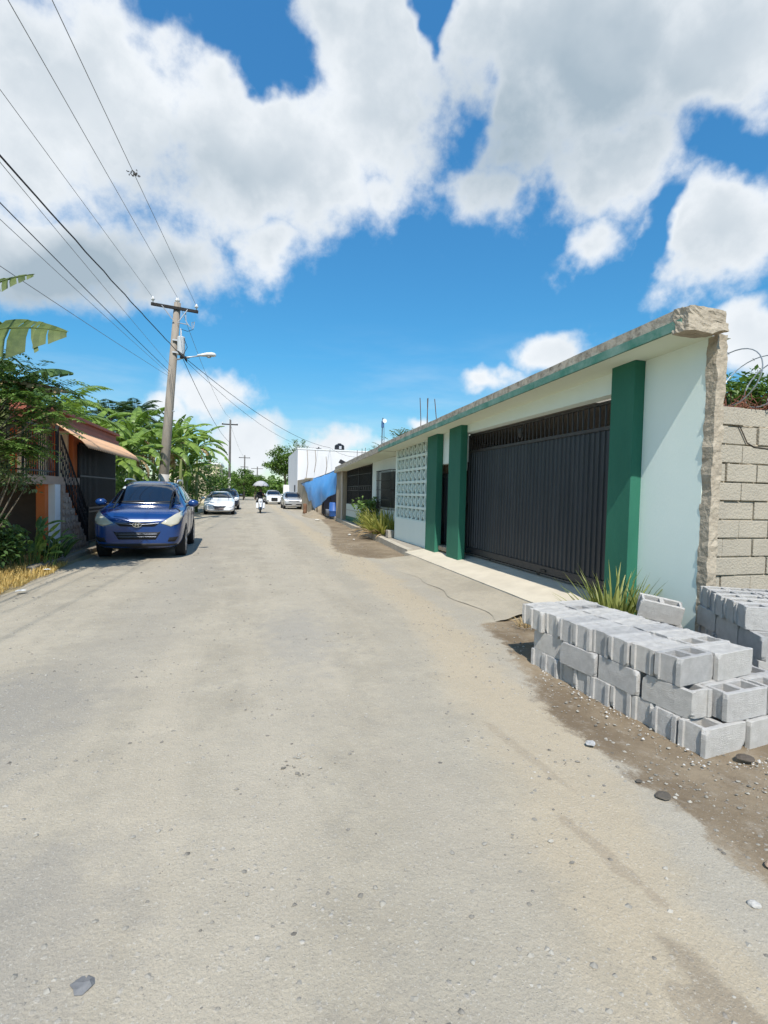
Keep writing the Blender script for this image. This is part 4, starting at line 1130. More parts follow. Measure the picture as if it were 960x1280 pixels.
def make_car(name, label, cat, loc, rz, spec, paint, group=None, scale=1):
    t = thing(name, label, cat, loc, rz, group); t.scale = (scale,)*3
    key = spec['key']
    if key not in DECALS: DECALS[key] = car_mesh(spec['st'], spec['wy'], spec['ar'], spec.get('sub', 2))
    me, bvh = DECALS[key]
    me = me.copy(); me.materials.clear(); me.materials.append(paint)
    b = bpy.data.objects.new('body', me); C.objects.link(b); b.parent = t
    def part(nm, mats, poly, ax, off=.006, par=None, step=.06):
        return decal(bvh, poly, ax, off, step=step).build(nm, mats, par or t, local=True, smooth=True, solid=.006, fix=False)
    for y in spec['wy']:
        for sd in (-1, 1): wheel(t, sd*spec['tx'], y, spec['wr'], .215)
    part('windscreen', glassm, spec['ws'], 'f')
    if 'rw' in spec: part('rear_window', glassm, spec['rw'], 'r')
    for q in spec['win']:
        part('side_window', glassm, q, 'R'); part('side_window', glassm, q, 'L')
    for sd in (0, 1):
        hp = spec['lamp'] if sd == 0 else mirror_pts(spec['lamp'])
        part('headlight', spec.get('lampmat', lampc), hp, 'f', .008, step=.05)
    for nm, q in spec['dark']: part(nm, blackp, q, 'f', .005)
    if 'fog' in spec:
        for q in (spec['fog'], mirror_pts(spec['fog'])): part('fog_lamp', spec.get('fogmat', blackp), q, 'f', .009, step=.04)
    for q in spec.get('bars', ()): part('grille_bar', spec.get('barmat', chromem), q, 'f', .014, step=.05)
    for y0, y1, z0, z1 in spec.get('sills', ()): 
        for ax in 'RL': part('sill_trim', blackp, [(y0,z0),(y1,z0),(y1,z1),(y0,z1)], ax, .008, step=.15)
    for y0, z0, y1, z1 in spec.get('seams', ()):
        w = .006; d = Vector((y1-y0, z1-z0)).normalized(); nx, nz_ = -d.y*w, d.x*w
        for ax in 'RL': part('door_seam', blackp, [(y0-nx,z0-nz_),(y1-nx,z1-nz_),(y1+nx,z1+nz_),(y0+nx,z0+nz_)], ax, .003, step=.08)
    for (y, z) in spec.get('handles', ()):
        for sd, ax in ((1,'R'),(-1,'L')): part('door_handle', paint, [(y,z),(y+.17,z),(y+.17,z+.03),(y,z+.03)], ax, .025, step=.06)
    for sd in (-1, 1):
        x, y, z = spec['mir']; bm = bmesh.new(); bmesh.ops.create_uvsphere(bm, u_segments=14, v_segments=10, radius=1)
        for v in bm.verts:
            q = v.co; k = .8 if q.y > 0 else 1; v.co = Vector((q.x*.125, q.y*.075*k, q.z*.082))
            v.co += Vector((sd*x, y, z))
        m = MB(); m.v = [tuple(v.co) for v in bm.verts]; bm.verts.index_update(); m.f = [tuple(v.index for v in f.verts) for f in bm.faces]; bm.free()
        mo = m.build('mirror', paint, t, local=True, smooth=True)
        g = MB().tube([(sd*(x-.19), y+.02, z-.06), (sd*(x-.05), y, z-.03)], [.03,.022], 6).build('mirror_arm', blackp, mo, local=True)
    for sd in (-1, 1) if 'tail' in spec else ():
        part('tail_light', redm, spec['tail'] if sd > 0 else mirror_pts(spec['tail']), 'r', .008)
    return t, bvh, part

SUV = dict(key='suv', wy=(.88, 3.52), ar=.40, wr=.35, tx=.80, sub=2,
  st=[(.00,.34,.70,.78,.60,.64,.45),(.04,.27,.77,.86,.72,.76,.58),(.16,.23,.89,.965,.82,.855,.66),(.42,.22,.97,1.03,.865,.89,.70),(.85,.22,1.01,1.06,.885,.905,.72),(1.10,.22,1.03,1.09,.89,.908,.72),
      (1.20,.22,1.04,1.13,.89,.908,.72),(1.80,.22,1.07,1.585,.89,.905,.60),(2.3,.22,1.09,1.655,.89,.905,.615),(3.1,.22,1.11,1.645,.89,.905,.61),(3.75,.24,1.15,1.575,.885,.895,.57),(4.12,.28,1.14,1.30,.87,.875,.60),(4.34,.34,.98,1.08,.83,.84,.64),(4.41,.42,.85,.92,.74,.76,.58)],
  ws=[(-.75,1.115),(.75,1.115),(.605,1.575),(-.605,1.575)],
  rw=[(-.62,1.20),(.62,1.20),(.54,1.50),(-.54,1.50)],
  win=[[(1.62,1.14),(2.44,1.15),(2.44,1.54),(2.12,1.535),(1.88,1.44)], [(2.52,1.155),(3.28,1.19),(3.16,1.52),(2.52,1.545)], [(3.38,1.22),(3.80,1.29),(3.62,1.42),(3.27,1.50)]],
  lamp=[(.46,.765),(.66,.70),(.80,.755),(.865,.88),(.85,1.0),(.72,.93),(.57,.835)], lampmat=lampm,
  dark=[('lower_grille', [(-.46,.60),(-.36,.44),(.36,.44),(.46,.60),(.40,.585),(-.40,.585)]), ('lower_bumper', [(-.82,.20),(.82,.20),(.86,.34),(.55,.36),(-.55,.36),(-.86,.34)]), ('upper_grille', [(-.44,.775),(-.33,.70),(.33,.70),(.44,.775)])],
  fog=[(.60,.40),(.74,.40),(.80,.49),(.63,.48)],
  barmat=M('dull_chrome', (.20,.22,.27), (.27,.29,.34), rough=.35, metal=.8), bars=[[(-.43,.763),(-.14,.735),(.14,.735),(.43,.763),(.43,.772),(.14,.747),(-.14,.747),(-.43,.772)], [(-.42,.545),(.42,.545),(.42,.552),(-.42,.552)], [(-.39,.49),(.39,.49),(.39,.497),(-.39,.497)]],
  seams=[(1.42,.42,1.40,1.06),(2.48,.40,2.48,1.12),(3.30,.62,3.42,1.15),(1.42,.42,2.9,.40),(.30,.95,.75,1.05)], sills=[(1.32,3.1,.22,.36)], handles=[(2.20,.97),(3.12,1.01)], mir=(1.02,1.50,1.14), tail=[(.62,.98),(.84,1.0),(.82,1.22),(.64,1.16)])
SEDAN = dict(key='sedan', wy=(.95, 3.74), ar=.37, wr=.325, tx=.80, sub=2,
  st=[(.00,.28,.50,.58,.62,.66,.48),(.05,.22,.56,.66,.74,.78,.60),(.20,.19,.66,.74,.83,.86,.66),(.55,.18,.78,.85,.88,.895,.70),(1.05,.18,.86,.93,.90,.912,.72),(1.30,.18,.89,.98,.90,.915,.72),(1.40,.18,.90,1.03,.90,.915,.72),
      (2.10,.18,.93,1.40,.90,.912,.56),(2.6,.18,.95,1.47,.90,.912,.56),(3.3,.18,.97,1.43,.90,.91,.55),(4.1,.20,1.0,1.13,.89,.895,.62),(4.6,.24,.98,1.06,.87,.87,.68),(4.78,.32,.90,.98,.82,.82,.66),(4.82,.40,.78,.84,.74,.76,.60)],
  ws=[(-.74,1.02),(.74,1.02),(.55,1.375),(-.55,1.375)], rw=[(-.60,1.13),(.60,1.13),(.50,1.38),(-.50,1.38)],
  win=[[(1.85,.99),(2.62,1.0),(2.62,1.38),(2.35,1.36)], [(2.70,1.0),(3.55,1.03),(3.30,1.34),(2.70,1.38)]],
  lamp=[(.50,.52),(.66,.47),(.84,.58),(.87,.72),(.78,.70),(.60,.60)],
  dark=[('grille', [(-.40,.56),(-.30,.45),(.30,.45),(.40,.56)]), ('lower_intake', [(-.62,.20),(.62,.20),(.66,.29),(-.66,.29)])],
  fog=[(.62,.30),(.80,.31),(.82,.38),(.66,.35)], fogmat=chromem,
  bars=[[(-.38,.545),(.38,.545),(.40,.565),(-.40,.565)], [(-.34,.50),(.34,.50),(.345,.512),(-.345,.512)]],
  seams=[(1.62,.36,1.60,.92),(2.66,.34,2.66,.97),(3.55,.50,3.70,1.0)], sills=[(1.4,3.3,.18,.25)], handles=[(2.40,.86),(3.35,.89)], mir=(1.0,1.78,1.0), tail=[(.55,.80),(.84,.82),(.84,.96),(.58,.94)])
AUDI = dict(SUV, key='suv2', lampmat=lampc, dark=[('grille', [(-.34,.80),(-.36,.46),(-.28,.38),(.28,.38),(.36,.46),(.34,.80)]), ('lower_bumper', [(-.80,.22),(.80,.22),(.83,.28),(-.83,.28)])], bars=[[(-.36,.78),(.36,.78),(.36,.805),(-.36,.805)]])
PICK = dict(SUV, key='suv3', lampmat=lampc)
BOX = dict(SUV, key='suv4', lampmat=lampc, dark=[('grille_slot', [(-.50,.70),(.50,.70),(.52,.76),(-.52,.76)]), ('lower_intake', [(-.76,.40),(.76,.40),(.76,.52),(-.76,.52)]), ('lower_bumper', [(-.80,.22),(.80,.22),(.83,.28),(-.83,.28)])], bars=[])

t, bv, part = make_car('parked_suv', 'glossy blue SUV parked facing the camera at the left kerb', 'car', (-2.36, 12.0, 0.0), math.radians(2.0), SUV, paint_blue, 'cars on the street'); t.scale = (1.03, 1.03, 1.11)
# roof rails, wipers, emblem, sticker, aerial
for sd in (-1, 1):
    pts = [Vector((sd*.60, 2.0, 1.61)), Vector((sd*.605, 2.15, 1.66)), Vector((sd*.61, 2.7, 1.675)), Vector((sd*.605, 3.3, 1.665)), Vector((sd*.59, 3.65, 1.60))]
    MB().tube(pts, [.015,.022,.022,.022,.015], 6).build('roof_rail', M('rail_silver', (.6,.61,.63), rough=.3, metal=.8), t, local=True, smooth=True)
for x0, x1 in ((-.62,-.05),(.05,.62)):
    h = []
    for k in range(7):
        x = x0+(x1-x0)*k/6; q, n, _, _ = bv.ray_cast(Vector((x, -3, 1.14+.02*k/6)), Vector((0,1,0))); h.append(q+n*.02 if n.y < 0 else q-n*.02)
    MB().tube(h, .010, 5).build('wiper', blackp, t, local=True)
q, n, _, _ = bv.ray_cast(Vector((0,-3,.735)), Vector((0,1,0))); q = q+Vector((0,-.028,0))
m = MB(); m.tube([q+Vector((.085*math.cos(a*PI/12), 0, .048*math.sin(a*PI/12))) for a in range(25)], .009, 5, cap=False)
m.obox(q+Vector((-.03,0,0)), (.009,0,0), (0,.006,0), (.010,0,.036)); m.obox(q+Vector((.03,0,0)), (.009,0,0), (0,.006,0), (.010,0,.036)); m.obox(q, (.03,0,.004), (0,.006,0), (0,0,.007))
m.build('emblem', chromem, t, local=True)
part('sticker', M('sticker_white', (.55,.6,.62)), [(-.60,1.43),(-.53,1.43),(-.53,1.48),(-.585,1.48)], 'f', .014)
MB().tube([(0,3.5,1.62),(0,3.62,1.85)], [.008,.004], 5).build('aerial', blackp, t, local=True)

t, bv, part = make_car('parked_sedan', 'white sedan with front plate parked behind the blue SUV', 'car', (-1.82, 33.4, 0.01), math.radians(2), SEDAN, paint_white, 'cars on the street', 1.06)
part('number_plate', M('plate_dark', (.25,.20,.20), (.10,.09,.09), scale=14), [(-.26,.33),(.26,.33),(.26,.44),(-.26,.44)], 'f', .02)
make_car('parked_suv', 'dark navy SUV mostly hidden behind the white sedan', 'car', (-1.72, 42.5, .01), math.radians(1), PICK, M('navy_car_paint', (.02,.03,.055), (.03,.04,.065), rough=.35, coat=.8), 'cars on the street', 1.08)
t, bv, part = make_car('parked_car', 'silver car facing the camera beside the blue tarpaulin', 'car', (3.92, 45.5, .01), math.radians(1), BOX, paint_silver, 'cars on the street', .98)
part('number_plate', M('plate_pale', (.5,.5,.48), (.35,.35,.34), scale=14), [(-.2,.36),(.2,.36),(.2,.46),(-.2,.46)], 'f', .02)
make_car('moving_suv', 'white SUV with big dark grille driving behind the silver car', 'car', (2.95, 61, .01), math.radians(2), AUDI, paint_white, 'cars on the street', 1.06)

# ------------------------------------------------------------------ motorcycle, rider, umbrella
def build_moto():
    x, y, z = .80, 37.0, .02
    t = thing('motorcycle', 'white fronted motorcycle ridden down the middle of the street', 'motorcycle', (x, y, z))
    for yy, r in ((-.62, .29), (.62, .29)):
        w = MB(); n = 20; w.tube([(0, yy+(r-.045)*math.cos(a*2*PI/n), r+(r-.045)*math.sin(a*2*PI/n)) for a in range(n+1)], .05, 8, cap=False)
        wo = w.build('wheel', tyrem, t, local=True, smooth=True)
        m = MB(); m.lathe([(0,-.04),(.05,-.04),(.05,.04),(0,.04)], (0, yy, r), axis='x', seg=10)
        for k in range(6): a = k*PI/3; m.tube([(0, yy, r), (0, yy+(r-.08)*math.cos(a), r+(r-.08)*math.sin(a))], .012, 4)
        m.build('rim', rimm, wo, local=True)
    b = MB(); b.tube([(0,-.35,.75),(0,-.1,.70),(0,.2,.72),(0,.75,.80)], [.09,.15,.14,.08], 10); b.tube([(0,-.1,.35),(0,.25,.33)], [.15,.15], 8); b.tube([(0,-.3,.8),(0,.1,.35),(0,.62,.3)], .04, 6)
    b.build('body', blackp, t, local=True, smooth=True)
    s = MB().tube([(0,-.1,.83),(0,.2,.84),(0,.7,.9)], [.11,.14,.10], 10).build('seat', M('seat_vinyl', (.02,.02,.02), (.03,.03,.03)), t, local=True, smooth=True)
    f = MB()
    for sd in (-1,1): f.tube([(sd*.09,-.62,.29),(sd*.09,-.42,.95)], .025, 6)
    f.build('fork', chromem, t, local=True)
    MB().tube([(-.36,-.25,1.0),(-.2,-.4,1.0),(.2,-.4,1.0),(.36,-.25,1.0)], .018, 6).build('handlebar', blackp, t, local=True)
    h = MB(); h.grid(lambda u, v: ((v-.5)*.30*(1-.5*abs(u-.6)), -.55-.06*math.cos((v-.5)*3)+.14*u, .62+.42*u), 6, 8); h.grid(lambda u, v: ((v-.5)*.14, -.62+.34*math.cos(u*2.2+.4), .29+.34*math.sin(u*2.2+.4)), 8, 4)
    h.build('fairing', M('white_fairing', (.7,.71,.72), (.6,.61,.62), rough=.3), t, local=True, smooth=True, solid=.012)
    m = MB()
    for sd in (-1,1): m.grid(lambda u, v: (sd*(.14+.16*v), -.36+.05*u, .38+.38*u), 4, 3)
    m.build('leg_shield', M('white_fairing', (.7,.71,.72)), t, local=True, solid=.012)
    MB().lathe([(0,-.07),(.06,-.06),(.085,.0),(.06,.04),(0,.05)], (0,-.56,.90), axis='y', seg=14).build('headlight', lampc, t, local=True, smooth=True)
    for sd in (-1,1): MB().tube([(sd*.28,-.3,1.0),(sd*.34,-.28,1.16)], .008, 4).lathe([(0,-.01),(.06,-.008),(.06,.008),(0,.01)], (sd*.35,-.27,1.19), axis='y', seg=10).build('mirror', blackp, t, local=True)
    # rider: one continuous skinned body
    p = thing('person', 'rider in dark clothes sitting on the motorcycle under an umbrella', 'person', (x, y, z))
    J = dict(pel=(0,.22,.93,.15), sp=(0,.18,1.15,.15), ch=(0,.13,1.36,.17), nk=(0,.10,1.52,.065), hd=(0,.08,1.63,.095), hd2=(0,.07,1.74,.09),
             shl=(-.19,.13,1.42,.075), ell=(-.30,-.05,1.20,.055), wrl=(-.33,-.22,1.05,.04), hal=(-.33,-.30,1.02,.045), shr=(.19,.13,1.42,.075), elr=(.27,-.02,1.22,.055), wrr=(.16,-.10,1.36,.04), har=(.14,-.12,1.44,.045),
             hil=(-.11,.18,.92,.11), knl=(-.24,-.22,.82,.075), anl=(-.22,-.02,.42,.05), tol=(-.22,-.18,.36,.045), hir=(.11,.18,.92,.11), knr=(.24,-.22,.82,.075), anr=(.22,-.02,.42,.05), tor=(.22,-.18,.36,.045))
    E = [('pel','sp'),('sp','ch'),('ch','nk'),('nk','hd'),('hd','hd2'),('ch','shl'),('shl','ell'),('ell','wrl'),('wrl','hal'),('ch','shr'),('shr','elr'),('elr','wrr'),('wrr','har'),('pel','hil'),('hil','knl'),('knl','anl'),('anl','tol'),('pel','hir'),('hir','knr'),('knr','anr'),('anr','tor')]
    ks = list(J); me = bpy.data.meshes.new('person_body'); me.from_pydata([J[k][:3] for k in ks], [(ks.index(a), ks.index(b)) for a, b in E], [])
    o = bpy.data.objects.new('person_body', me); C.objects.link(o)
    sk = o.modifiers.new('skin', 'SKIN'); 
    if not me.skin_vertices: me.skin_vertices.new()
    for i, k in enumerate(ks): me.skin_vertices[0].data[i].radius = (J[k][3],)*2; me.skin_vertices[0].data[i].use_root = (k == 'pel')
    sb = o.modifiers.new('sub', 'SUBSURF'); sb.levels = 2
    dg = bpy.context.evaluated_depsgraph_get(); out = bpy.data.meshes.new_from_object(o.evaluated_get(dg)); bpy.data.objects.remove(o)
    def cut(name, keep, mat, grow=0.0):
        bm = bmesh.new(); bm.from_mesh(out); bmesh.ops.delete(bm, geom=[f for f in bm.faces if not keep(f.calc_center_median())], context='FACES')
        if grow:
            bm.normal_update()
            for v in bm.verts: v.co += v.normal*grow
        m2 = bpy.data.meshes.new(name); bm.to_mesh(m2); bm.free(); m2.materials.clear(); m2.materials.append(mat); m2.polygons.foreach_set('use_smooth', [True]*len(m2.polygons))
        q = bpy.data.objects.new(name, m2); C.objects.link(q); q.parent = p; return q
    skin = M('brown_skin', (.16,.085,.05), (.2,.11,.065), scale=6, rough=.6)
    cut('body', lambda c: True, skin)
    cut('jacket', lambda c: 1.0 < c.z < 1.53 and not (abs(c.x) > .12 and c.y < -.09 and c.z > 1.28), M('black_jacket', (.012,.013,.016), (.02,.02,.025), scale=8, rough=.9), .012)
    cut('trousers', lambda c: .44 < c.z <= 1.02 and not (abs(c.x) > .25 and c.y < -.2 and c.z > .97), M('dark_trousers', (.018,.018,.022), (.03,.03,.035), scale=8, rough=.9), .012)
    cut('shoes', lambda c: c.z <= .44, M('black_shoe', (.01,.01,.01), (.015,.015,.015)), .015)
    cut('hair', lambda c: c.z > 1.60 and (c.y > .05 or c.z > 1.74), M('black_hair', (.008,.007,.007), (.014,.012,.012), rough=.7), .014)
    f = MB()
    for sd in (-1,1): f.lathe([(0,-.006),(.014,-.004),(.014,.004),(0,.006)], (sd*.036, -.015, 1.68), axis='y', seg=8)
    f.tube([(-.03,-.014,1.595),(.03,-.014,1.595)], .007, 4); f.build('face', M('dark_feature', (.03,.015,.012)), p, local=True)
    MB().tube([(0,-.005,1.67),(0,-.035,1.635),(0,-.012,1.625)], [.008,.018,.01], 6).build('nose', skin, p, local=True)
    for sd in (-1,1): MB().lathe([(0,-.012),(.03,-.008),(.03,.008),(0,.012)], (sd*.098, .08, 1.66), axis='x', seg=8).build('ear', skin, p, local=True)
    for sd, (hx, hy, hz), dv in ((-1, (-.33,-.29,1.02), Vector((.0,-.05,-.03))), (1, (.14,-.12,1.44), Vector((-.03,-.03,.02)))):
        h = MB()
        for k in range(4):
            q = Vector((hx+(k-1.5)*.018, hy, hz)); h.tube([q, q+dv*.9+Vector((0,0,.01)), q+dv*1.2+Vector((0,.02,-.03))], [.009,.0085,.007], 6)
        q = Vector((hx-sd*.035, hy+.02, hz)); h.tube([q, q+Vector((-sd*.015,-.03,.0)), q+Vector((0,-.05,-.01))], [.010,.009,.007], 6)
        h.build('hand', skin, p, local=True, smooth=True)
    u = thing('umbrella', 'grey and white umbrella held over the motorcycle rider', 'umbrella', (x+.02, y, z))
    cm = MB(); n = 8
    def cap(uu, v):
        a = v*2*PI; r = .58*math.sin(uu*1.15)/math.sin(1.15); s = 1-.10*uu*(abs(math.sin(a*4)))
        return (r*s*math.cos(a), r*s*math.sin(a), 2.32-.40*(1-math.cos(uu*1.15))/(1-math.cos(1.15))+.03*uu*abs(math.sin(a*4)))
    cm.grid(cap, 8, 48); cm.build('canopy', M('umbrella_cloth', (.34,.34,.35), (.42,.42,.43), scale=3, rough=.8), u, local=True, smooth=True, solid=.004)
    MB().tube([(.10,-.1,1.36),(.0,0,2.30),(-.003,0.003,2.36)], .010, 6).build('shaft', blackp, u, local=True)
    r = MB()
    for k in range(8): a = k*PI/4; r.tube([cap(j/5, a/(2*PI)) for j in range(6)], .005, 4)
    r.build('ribs', blackp, u, local=True)
build_moto()
# ================================================================== LEFT HOUSE
random.seed(5)
terra = M('terracotta_paint', (.30,.10,.068), (.36,.13,.09), scale=2, rough=.75, bump=.1, bscale=30)
orange = M('orange_paint', (.50,.12,.03), (.56,.16,.05), scale=2, rough=.8, bump=.08, bscale=40)
cream = M('cream_paint', (.66,.56,.38), (.72,.62,.45), scale=2, rough=.8)
peach = M('peach_metal', (.62,.36,.20), (.68,.42,.25), scale=2, rough=.55)
stonem = M('stone_cladding', (.34,.25,.20), (.24,.18,.15), scale=3, rough=.95, bump=.3, bscale=30, contrast=.15)
whitew = M('white_paint', (.74,.75,.76), (.66,.67,.68), scale=3, rough=.8, bump=.05)
def build_left_house():
    HX = -4.22
    t = thing('orange_house', 'raised house with terracotta roof edge, scalloped peach awning and dark grille wall at left', 'house', (-6, 15, 0))
    w = MB(); w.box(-10, HX-.02, 14.1, 18.0, .0, 3.0)
    w.build('wall', orange, t)
    r = MB(); r.box(-10, HX+.10, 12.9, 18.1, 2.98, 3.12); r.box(-10, HX+.03, 12.95, 18.05, 3.12, 3.28); r.box(-10, HX+.12, 12.88, 18.12, 3.28, 3.36)
    r.prism([(HX+.06,12.9,3.362),(-10,12.9,3.362),(-10,12.9,3.9),(-7.5,12.9,3.85)], (0,5.2,0))
    r.build('roof', terra, t, bevel=.01)
    # awning of ribbed metal
    aw = MB(); n = 230
    def af(u, v):
        y = 12.65+u*5.5; x = HX+.08+v*.62; z = 3.0-.42*v-.06*max(0,(v-.85)/.15)+.024*math.sin(u*n)
        return (x, y, z)
    aw.grid(af, 400, 6); aw.build('awning', peach, t, solid=.006, smooth=True)
    # grille wall towards the street
    MB().box(HX-.02, HX-.005, 14.4, 17.9, .12, 2.7).build('shutter', M('dark_shutter', (.015,.017,.02), (.025,.027,.03), scale=5, rough=.5), t)
    g = MB(); y = 14.4
    while y < 17.95: g.box(HX+.02, HX+.045, y-.014, y+.014, .12, 2.75); y += .11
    for z in (.14, .95, 1.05, 1.9, 2.7): g.box(HX+.012, HX+.052, 14.4, 17.9, z-.02, z+.02)
    g.build('street_grille', dark, t)
    # porch: raised slab, pillars, the dark space under it
    p = MB(); p.box(-8.5, -4.10, 10.9, 14.1, 1.66, 1.84); p.build('porch_floor', M('porch_edge', (.36,.25,.19), (.45,.33,.25), scale=3, rough=.9, bump=.2), t)
    MB().box(-4.30, -4.14, 12.0, 12.2, 0, 1.66).build('orange_pillar', orange, t)
    MB().box(-4.34, -4.08, 12.40, 12.72, 0, 1.66).build('white_pillar', whitew, t)
    MB().box(-8.5, -8.3, 10.9, 14.1, 0, 1.66).build('under_wall', M('under_shade_plaster', (.08,.06,.05), (.05,.04,.035)), t)
    MB().box(-8.5, -4.36, 12.58, 12.70, 0, 1.655).build('under_porch_shade', M('under_shade_plaster', (.08,.06,.05)), t)  # dark slab added so the opening under the porch reads as shade
    pw = MB(); k = 0; x = -8.5
    while x < HX-.1:
        if k % 2 == 0: pw.box(x, x+.20, 14.02, 14.10, 1.84, 2.98)
        x += .22; k += 1
    pw.build('cream_panelling', cream, t)
    # stairs along the street side, stone clad, going down away from the camera
    s = MB(); ns = 9
    poly = [(12.73,0),(12.73,1.655)]
    y = 12.95; z = 1.655
    for k in range(ns):
        poly += [(y, z), (y, max(0, z-1.655/ns))]; z -= 1.655/ns; y += .215
    s.prism([(-4.05, a, b) for a, b in poly], (-.85, 0, 0))
    st = s.build('staircase', stonem, t)
    # irregular flat stones set into the side of the stairs
    random.seed(12); q = MB(); gx = -4.046
    for i in range(13):
        for j in range(12):
            cy = 12.82+i*.17+rnd(-.03,.03); cz = .05+j*.16+rnd(-.03,.03)
            lim = 1.655-max(0, (cy+.08-12.95))/.215*1.655/ns
            if cz+.09 > lim: continue
            m_ = 6; ring = [(gx+.012, cy+.082*rnd(.75,1.1)*math.cos(a*PI/3), cz+.078*rnd(.75,1.1)*math.sin(a*PI/3)) for a in range(m_)]
            q.prism(ring, (-.02, 0, 0))
    q.build('stone_facing', M('facing_stone', (.44,.34,.27), (.27,.20,.16), scale=4, rough=.95, bump=.3, bscale=30, contrast=.15), st)
    # railings: porch front, porch side, stair
    def scroll(mb, c, r):
        mb.tube([(c[0], c[1]+r*(1-k/20)*math.cos(k*.55), c[2]+r*(1-k/20)*math.sin(k*.55)) for k in range(20)], .008, 4)
    rl = MB(); rx = -4.14
    rl.box(rx-.02, rx+.02, 10.95, 12.55, 2.83, 2.87); rl.box(rx-.015, rx+.015, 10.95, 12.55, 1.92, 1.95)
    y = 10.98
    while y < 12.55: rl.box(rx-.009, rx+.009, y-.009, y+.009, 1.84, 2.84); y += .115
    rl.build('porch_railing', dark, t)
    rl = MB(); rl.box(-8.4, rx, 10.93, 10.97, 2.83, 2.87); rl.box(-8.4, rx, 10.94, 10.96, 1.92, 1.95); x = -8.4
    while x < rx: rl.box(x-.009, x+.009, 10.941, 10.959, 1.84, 2.83); x += .125
    rl.build('porch_railing', dark, t)
    sr = MB(); a = Vector((-4.10, 12.80, 2.78)); b = Vector((-4.10, 14.75, .98))
    sr.tube([a, b], .024, 6); sr.tube([a-Vector((0,0,.78)), b-Vector((0,0,.78))], .014, 5)
    for k in range(20):
        q = a.lerp(b, k/19); sr.tube([q, q-Vector((0,0,.86))], .010, 4)
        if k < 19: scroll(sr, q.lerp(a.lerp(b, (k+1)/19), .5)-Vector((0,0,.28)), .055); scroll(sr, q.lerp(a.lerp(b, (k+1)/19), .5)-Vector((0,0,.52)), .055)
    sr.box(-4.13, -4.07, 12.56, 12.62, 1.84, 2.95); sr.box(-4.13, -4.07, 14.74, 14.80, 0, 1.1)
    sr.build('stair_railing', dark, t)
build_left_house()

# ================================================================== GREENERY, left
random.seed(19)
# big blades hanging over the frame edge
t = thing('banana_plant', 'tall banana plant with huge torn olive blades at the left frame edge', 'banana plant', (-5.5, 9.2, 0), 0, 'banana plants')
s = MB(); s.tube([(-5.5,9.2,-.1),(-5.3,9.2,1.6),(-5.0,9.2,3.55)], [.15,.12,.07], 8); s.build('trunk', M('banana_stem', (.16,.19,.07)), t, smooth=True)
f = MB()
banana_leaf(f, (-5.0,9.2,3.5), -.05, .52, 2.3, .56, .70, 26, .42, .85)
banana_leaf(f, (-5.0,9.2,3.6), .12, .98, 2.2, .30, .7, 18, .6, .8)
for az, el in ((1.2,1.2),(2.8,.9),(-1.5,.8),(4.0,.7),(-.8,1.25)): banana_leaf(f, (-5.0,9.2,3.2), az, el, 1.8, .32, 1.4, 14, .4)
f.build('leaves', G_OLIVE, t, fix=False, smooth=True)
d = MB(); banana_leaf(d, (-4.7,9.7,3.2), .1, .22, 1.75, .24, .5, 16, .85); d.build('dry_leaves', DRY, t, fix=False)
banana('smaller banana plant behind the porch with one upright blade over the roof', (-4.9, 12.0, 1.9), 1.7, 1.7, .28, G_DARK, 6, 'banana plants', .5, (.4,1.2), 1)
def leafy_tree():
    t = thing('leafy_tree', 'small tree with fine drooping leaves spreading in front of the porch', 'tree', (-5.2, 9.9, 0))
    s = MB(); b = Vector((-5.2,9.9,0)); limb(s, b-Vector((0,0,.1)), (-5.0,9.9,1.7), .07, .05); f = MB()
    for k in range(74):
        if k < 50: e = Vector((rnd(-5.4,-3.0), rnd(9.3,10.5), rnd(2.75,3.75))); e.z -= .35*max(0, e.x+3.9)
        else: e = Vector((rnd(-5.6,-3.55), rnd(9.3,10.3), rnd(2.1,2.9)))
        limb(s, Vector((-5.0,9.9,1.6)).lerp(e, rnd(0,.25)), e, .022, .006, 5, .12, 4)
        for q in range(11):
            a = rnd(0,6.28); compound_leaf(f, e+Vector((rnd(-.14,.14), rnd(-.14,.14), rnd(-.12,.12))), Vector((math.cos(a), math.sin(a), rnd(-.1,.6))), rnd(.28,.46), 8, .022, .095, .7)
    s.build('trunk', barkm, t, smooth=True); f.build('crown', G_MID, t, fix=False)
leafy_tree()
def porch_shrub():
    t = thing('shrub', 'leafy shrub with greyish leaves growing up against the porch railing', 'shrub', (-4.55, 9.9, 0))
    s = MB(); f = MB(); b = Vector((-4.55,9.9,0))
    for k in range(26):
        e = Vector((rnd(-5.5,-3.62), rnd(9.6,10.5), rnd(1.55,2.2))); 
        if e.x > -3.95: e.z = rnd(1.65,2.0)
        limb(s, b, e, .02, .006, 5, .1, 4); leaf_cluster(f, e, .26, 95, .085, .022, .8)
    s.build('stem', barkm, t); f.build('foliage', leafmat('greyish_leaf', (.045,.075,.03), (.14,.185,.075), 3, .42, .25), t, fix=False)
porch_shrub()
bush('shrub', 'dark shrub in deep shade under the porch edge at far left', (-4.55, 9.6, 0), .75, 1.45, G_DARK, 2600, .10, .03, ncl=22)
bush('shrub', 'dark shrub in front of the orange pillar under the porch', (-4.35, 10.5, 0), .55, 1.3, G_DARK, 1500, .09, .028, ncl=16)
bush('shrub', 'low shrub with yellow green leaves at the left frame edge', (-4.35, 8.95, .05), .30, .62, leafmat('lime_leaf', (.08,.14,.01), (.22,.30,.03), 4, .45, .3), 420, .09, .03, ncl=8)
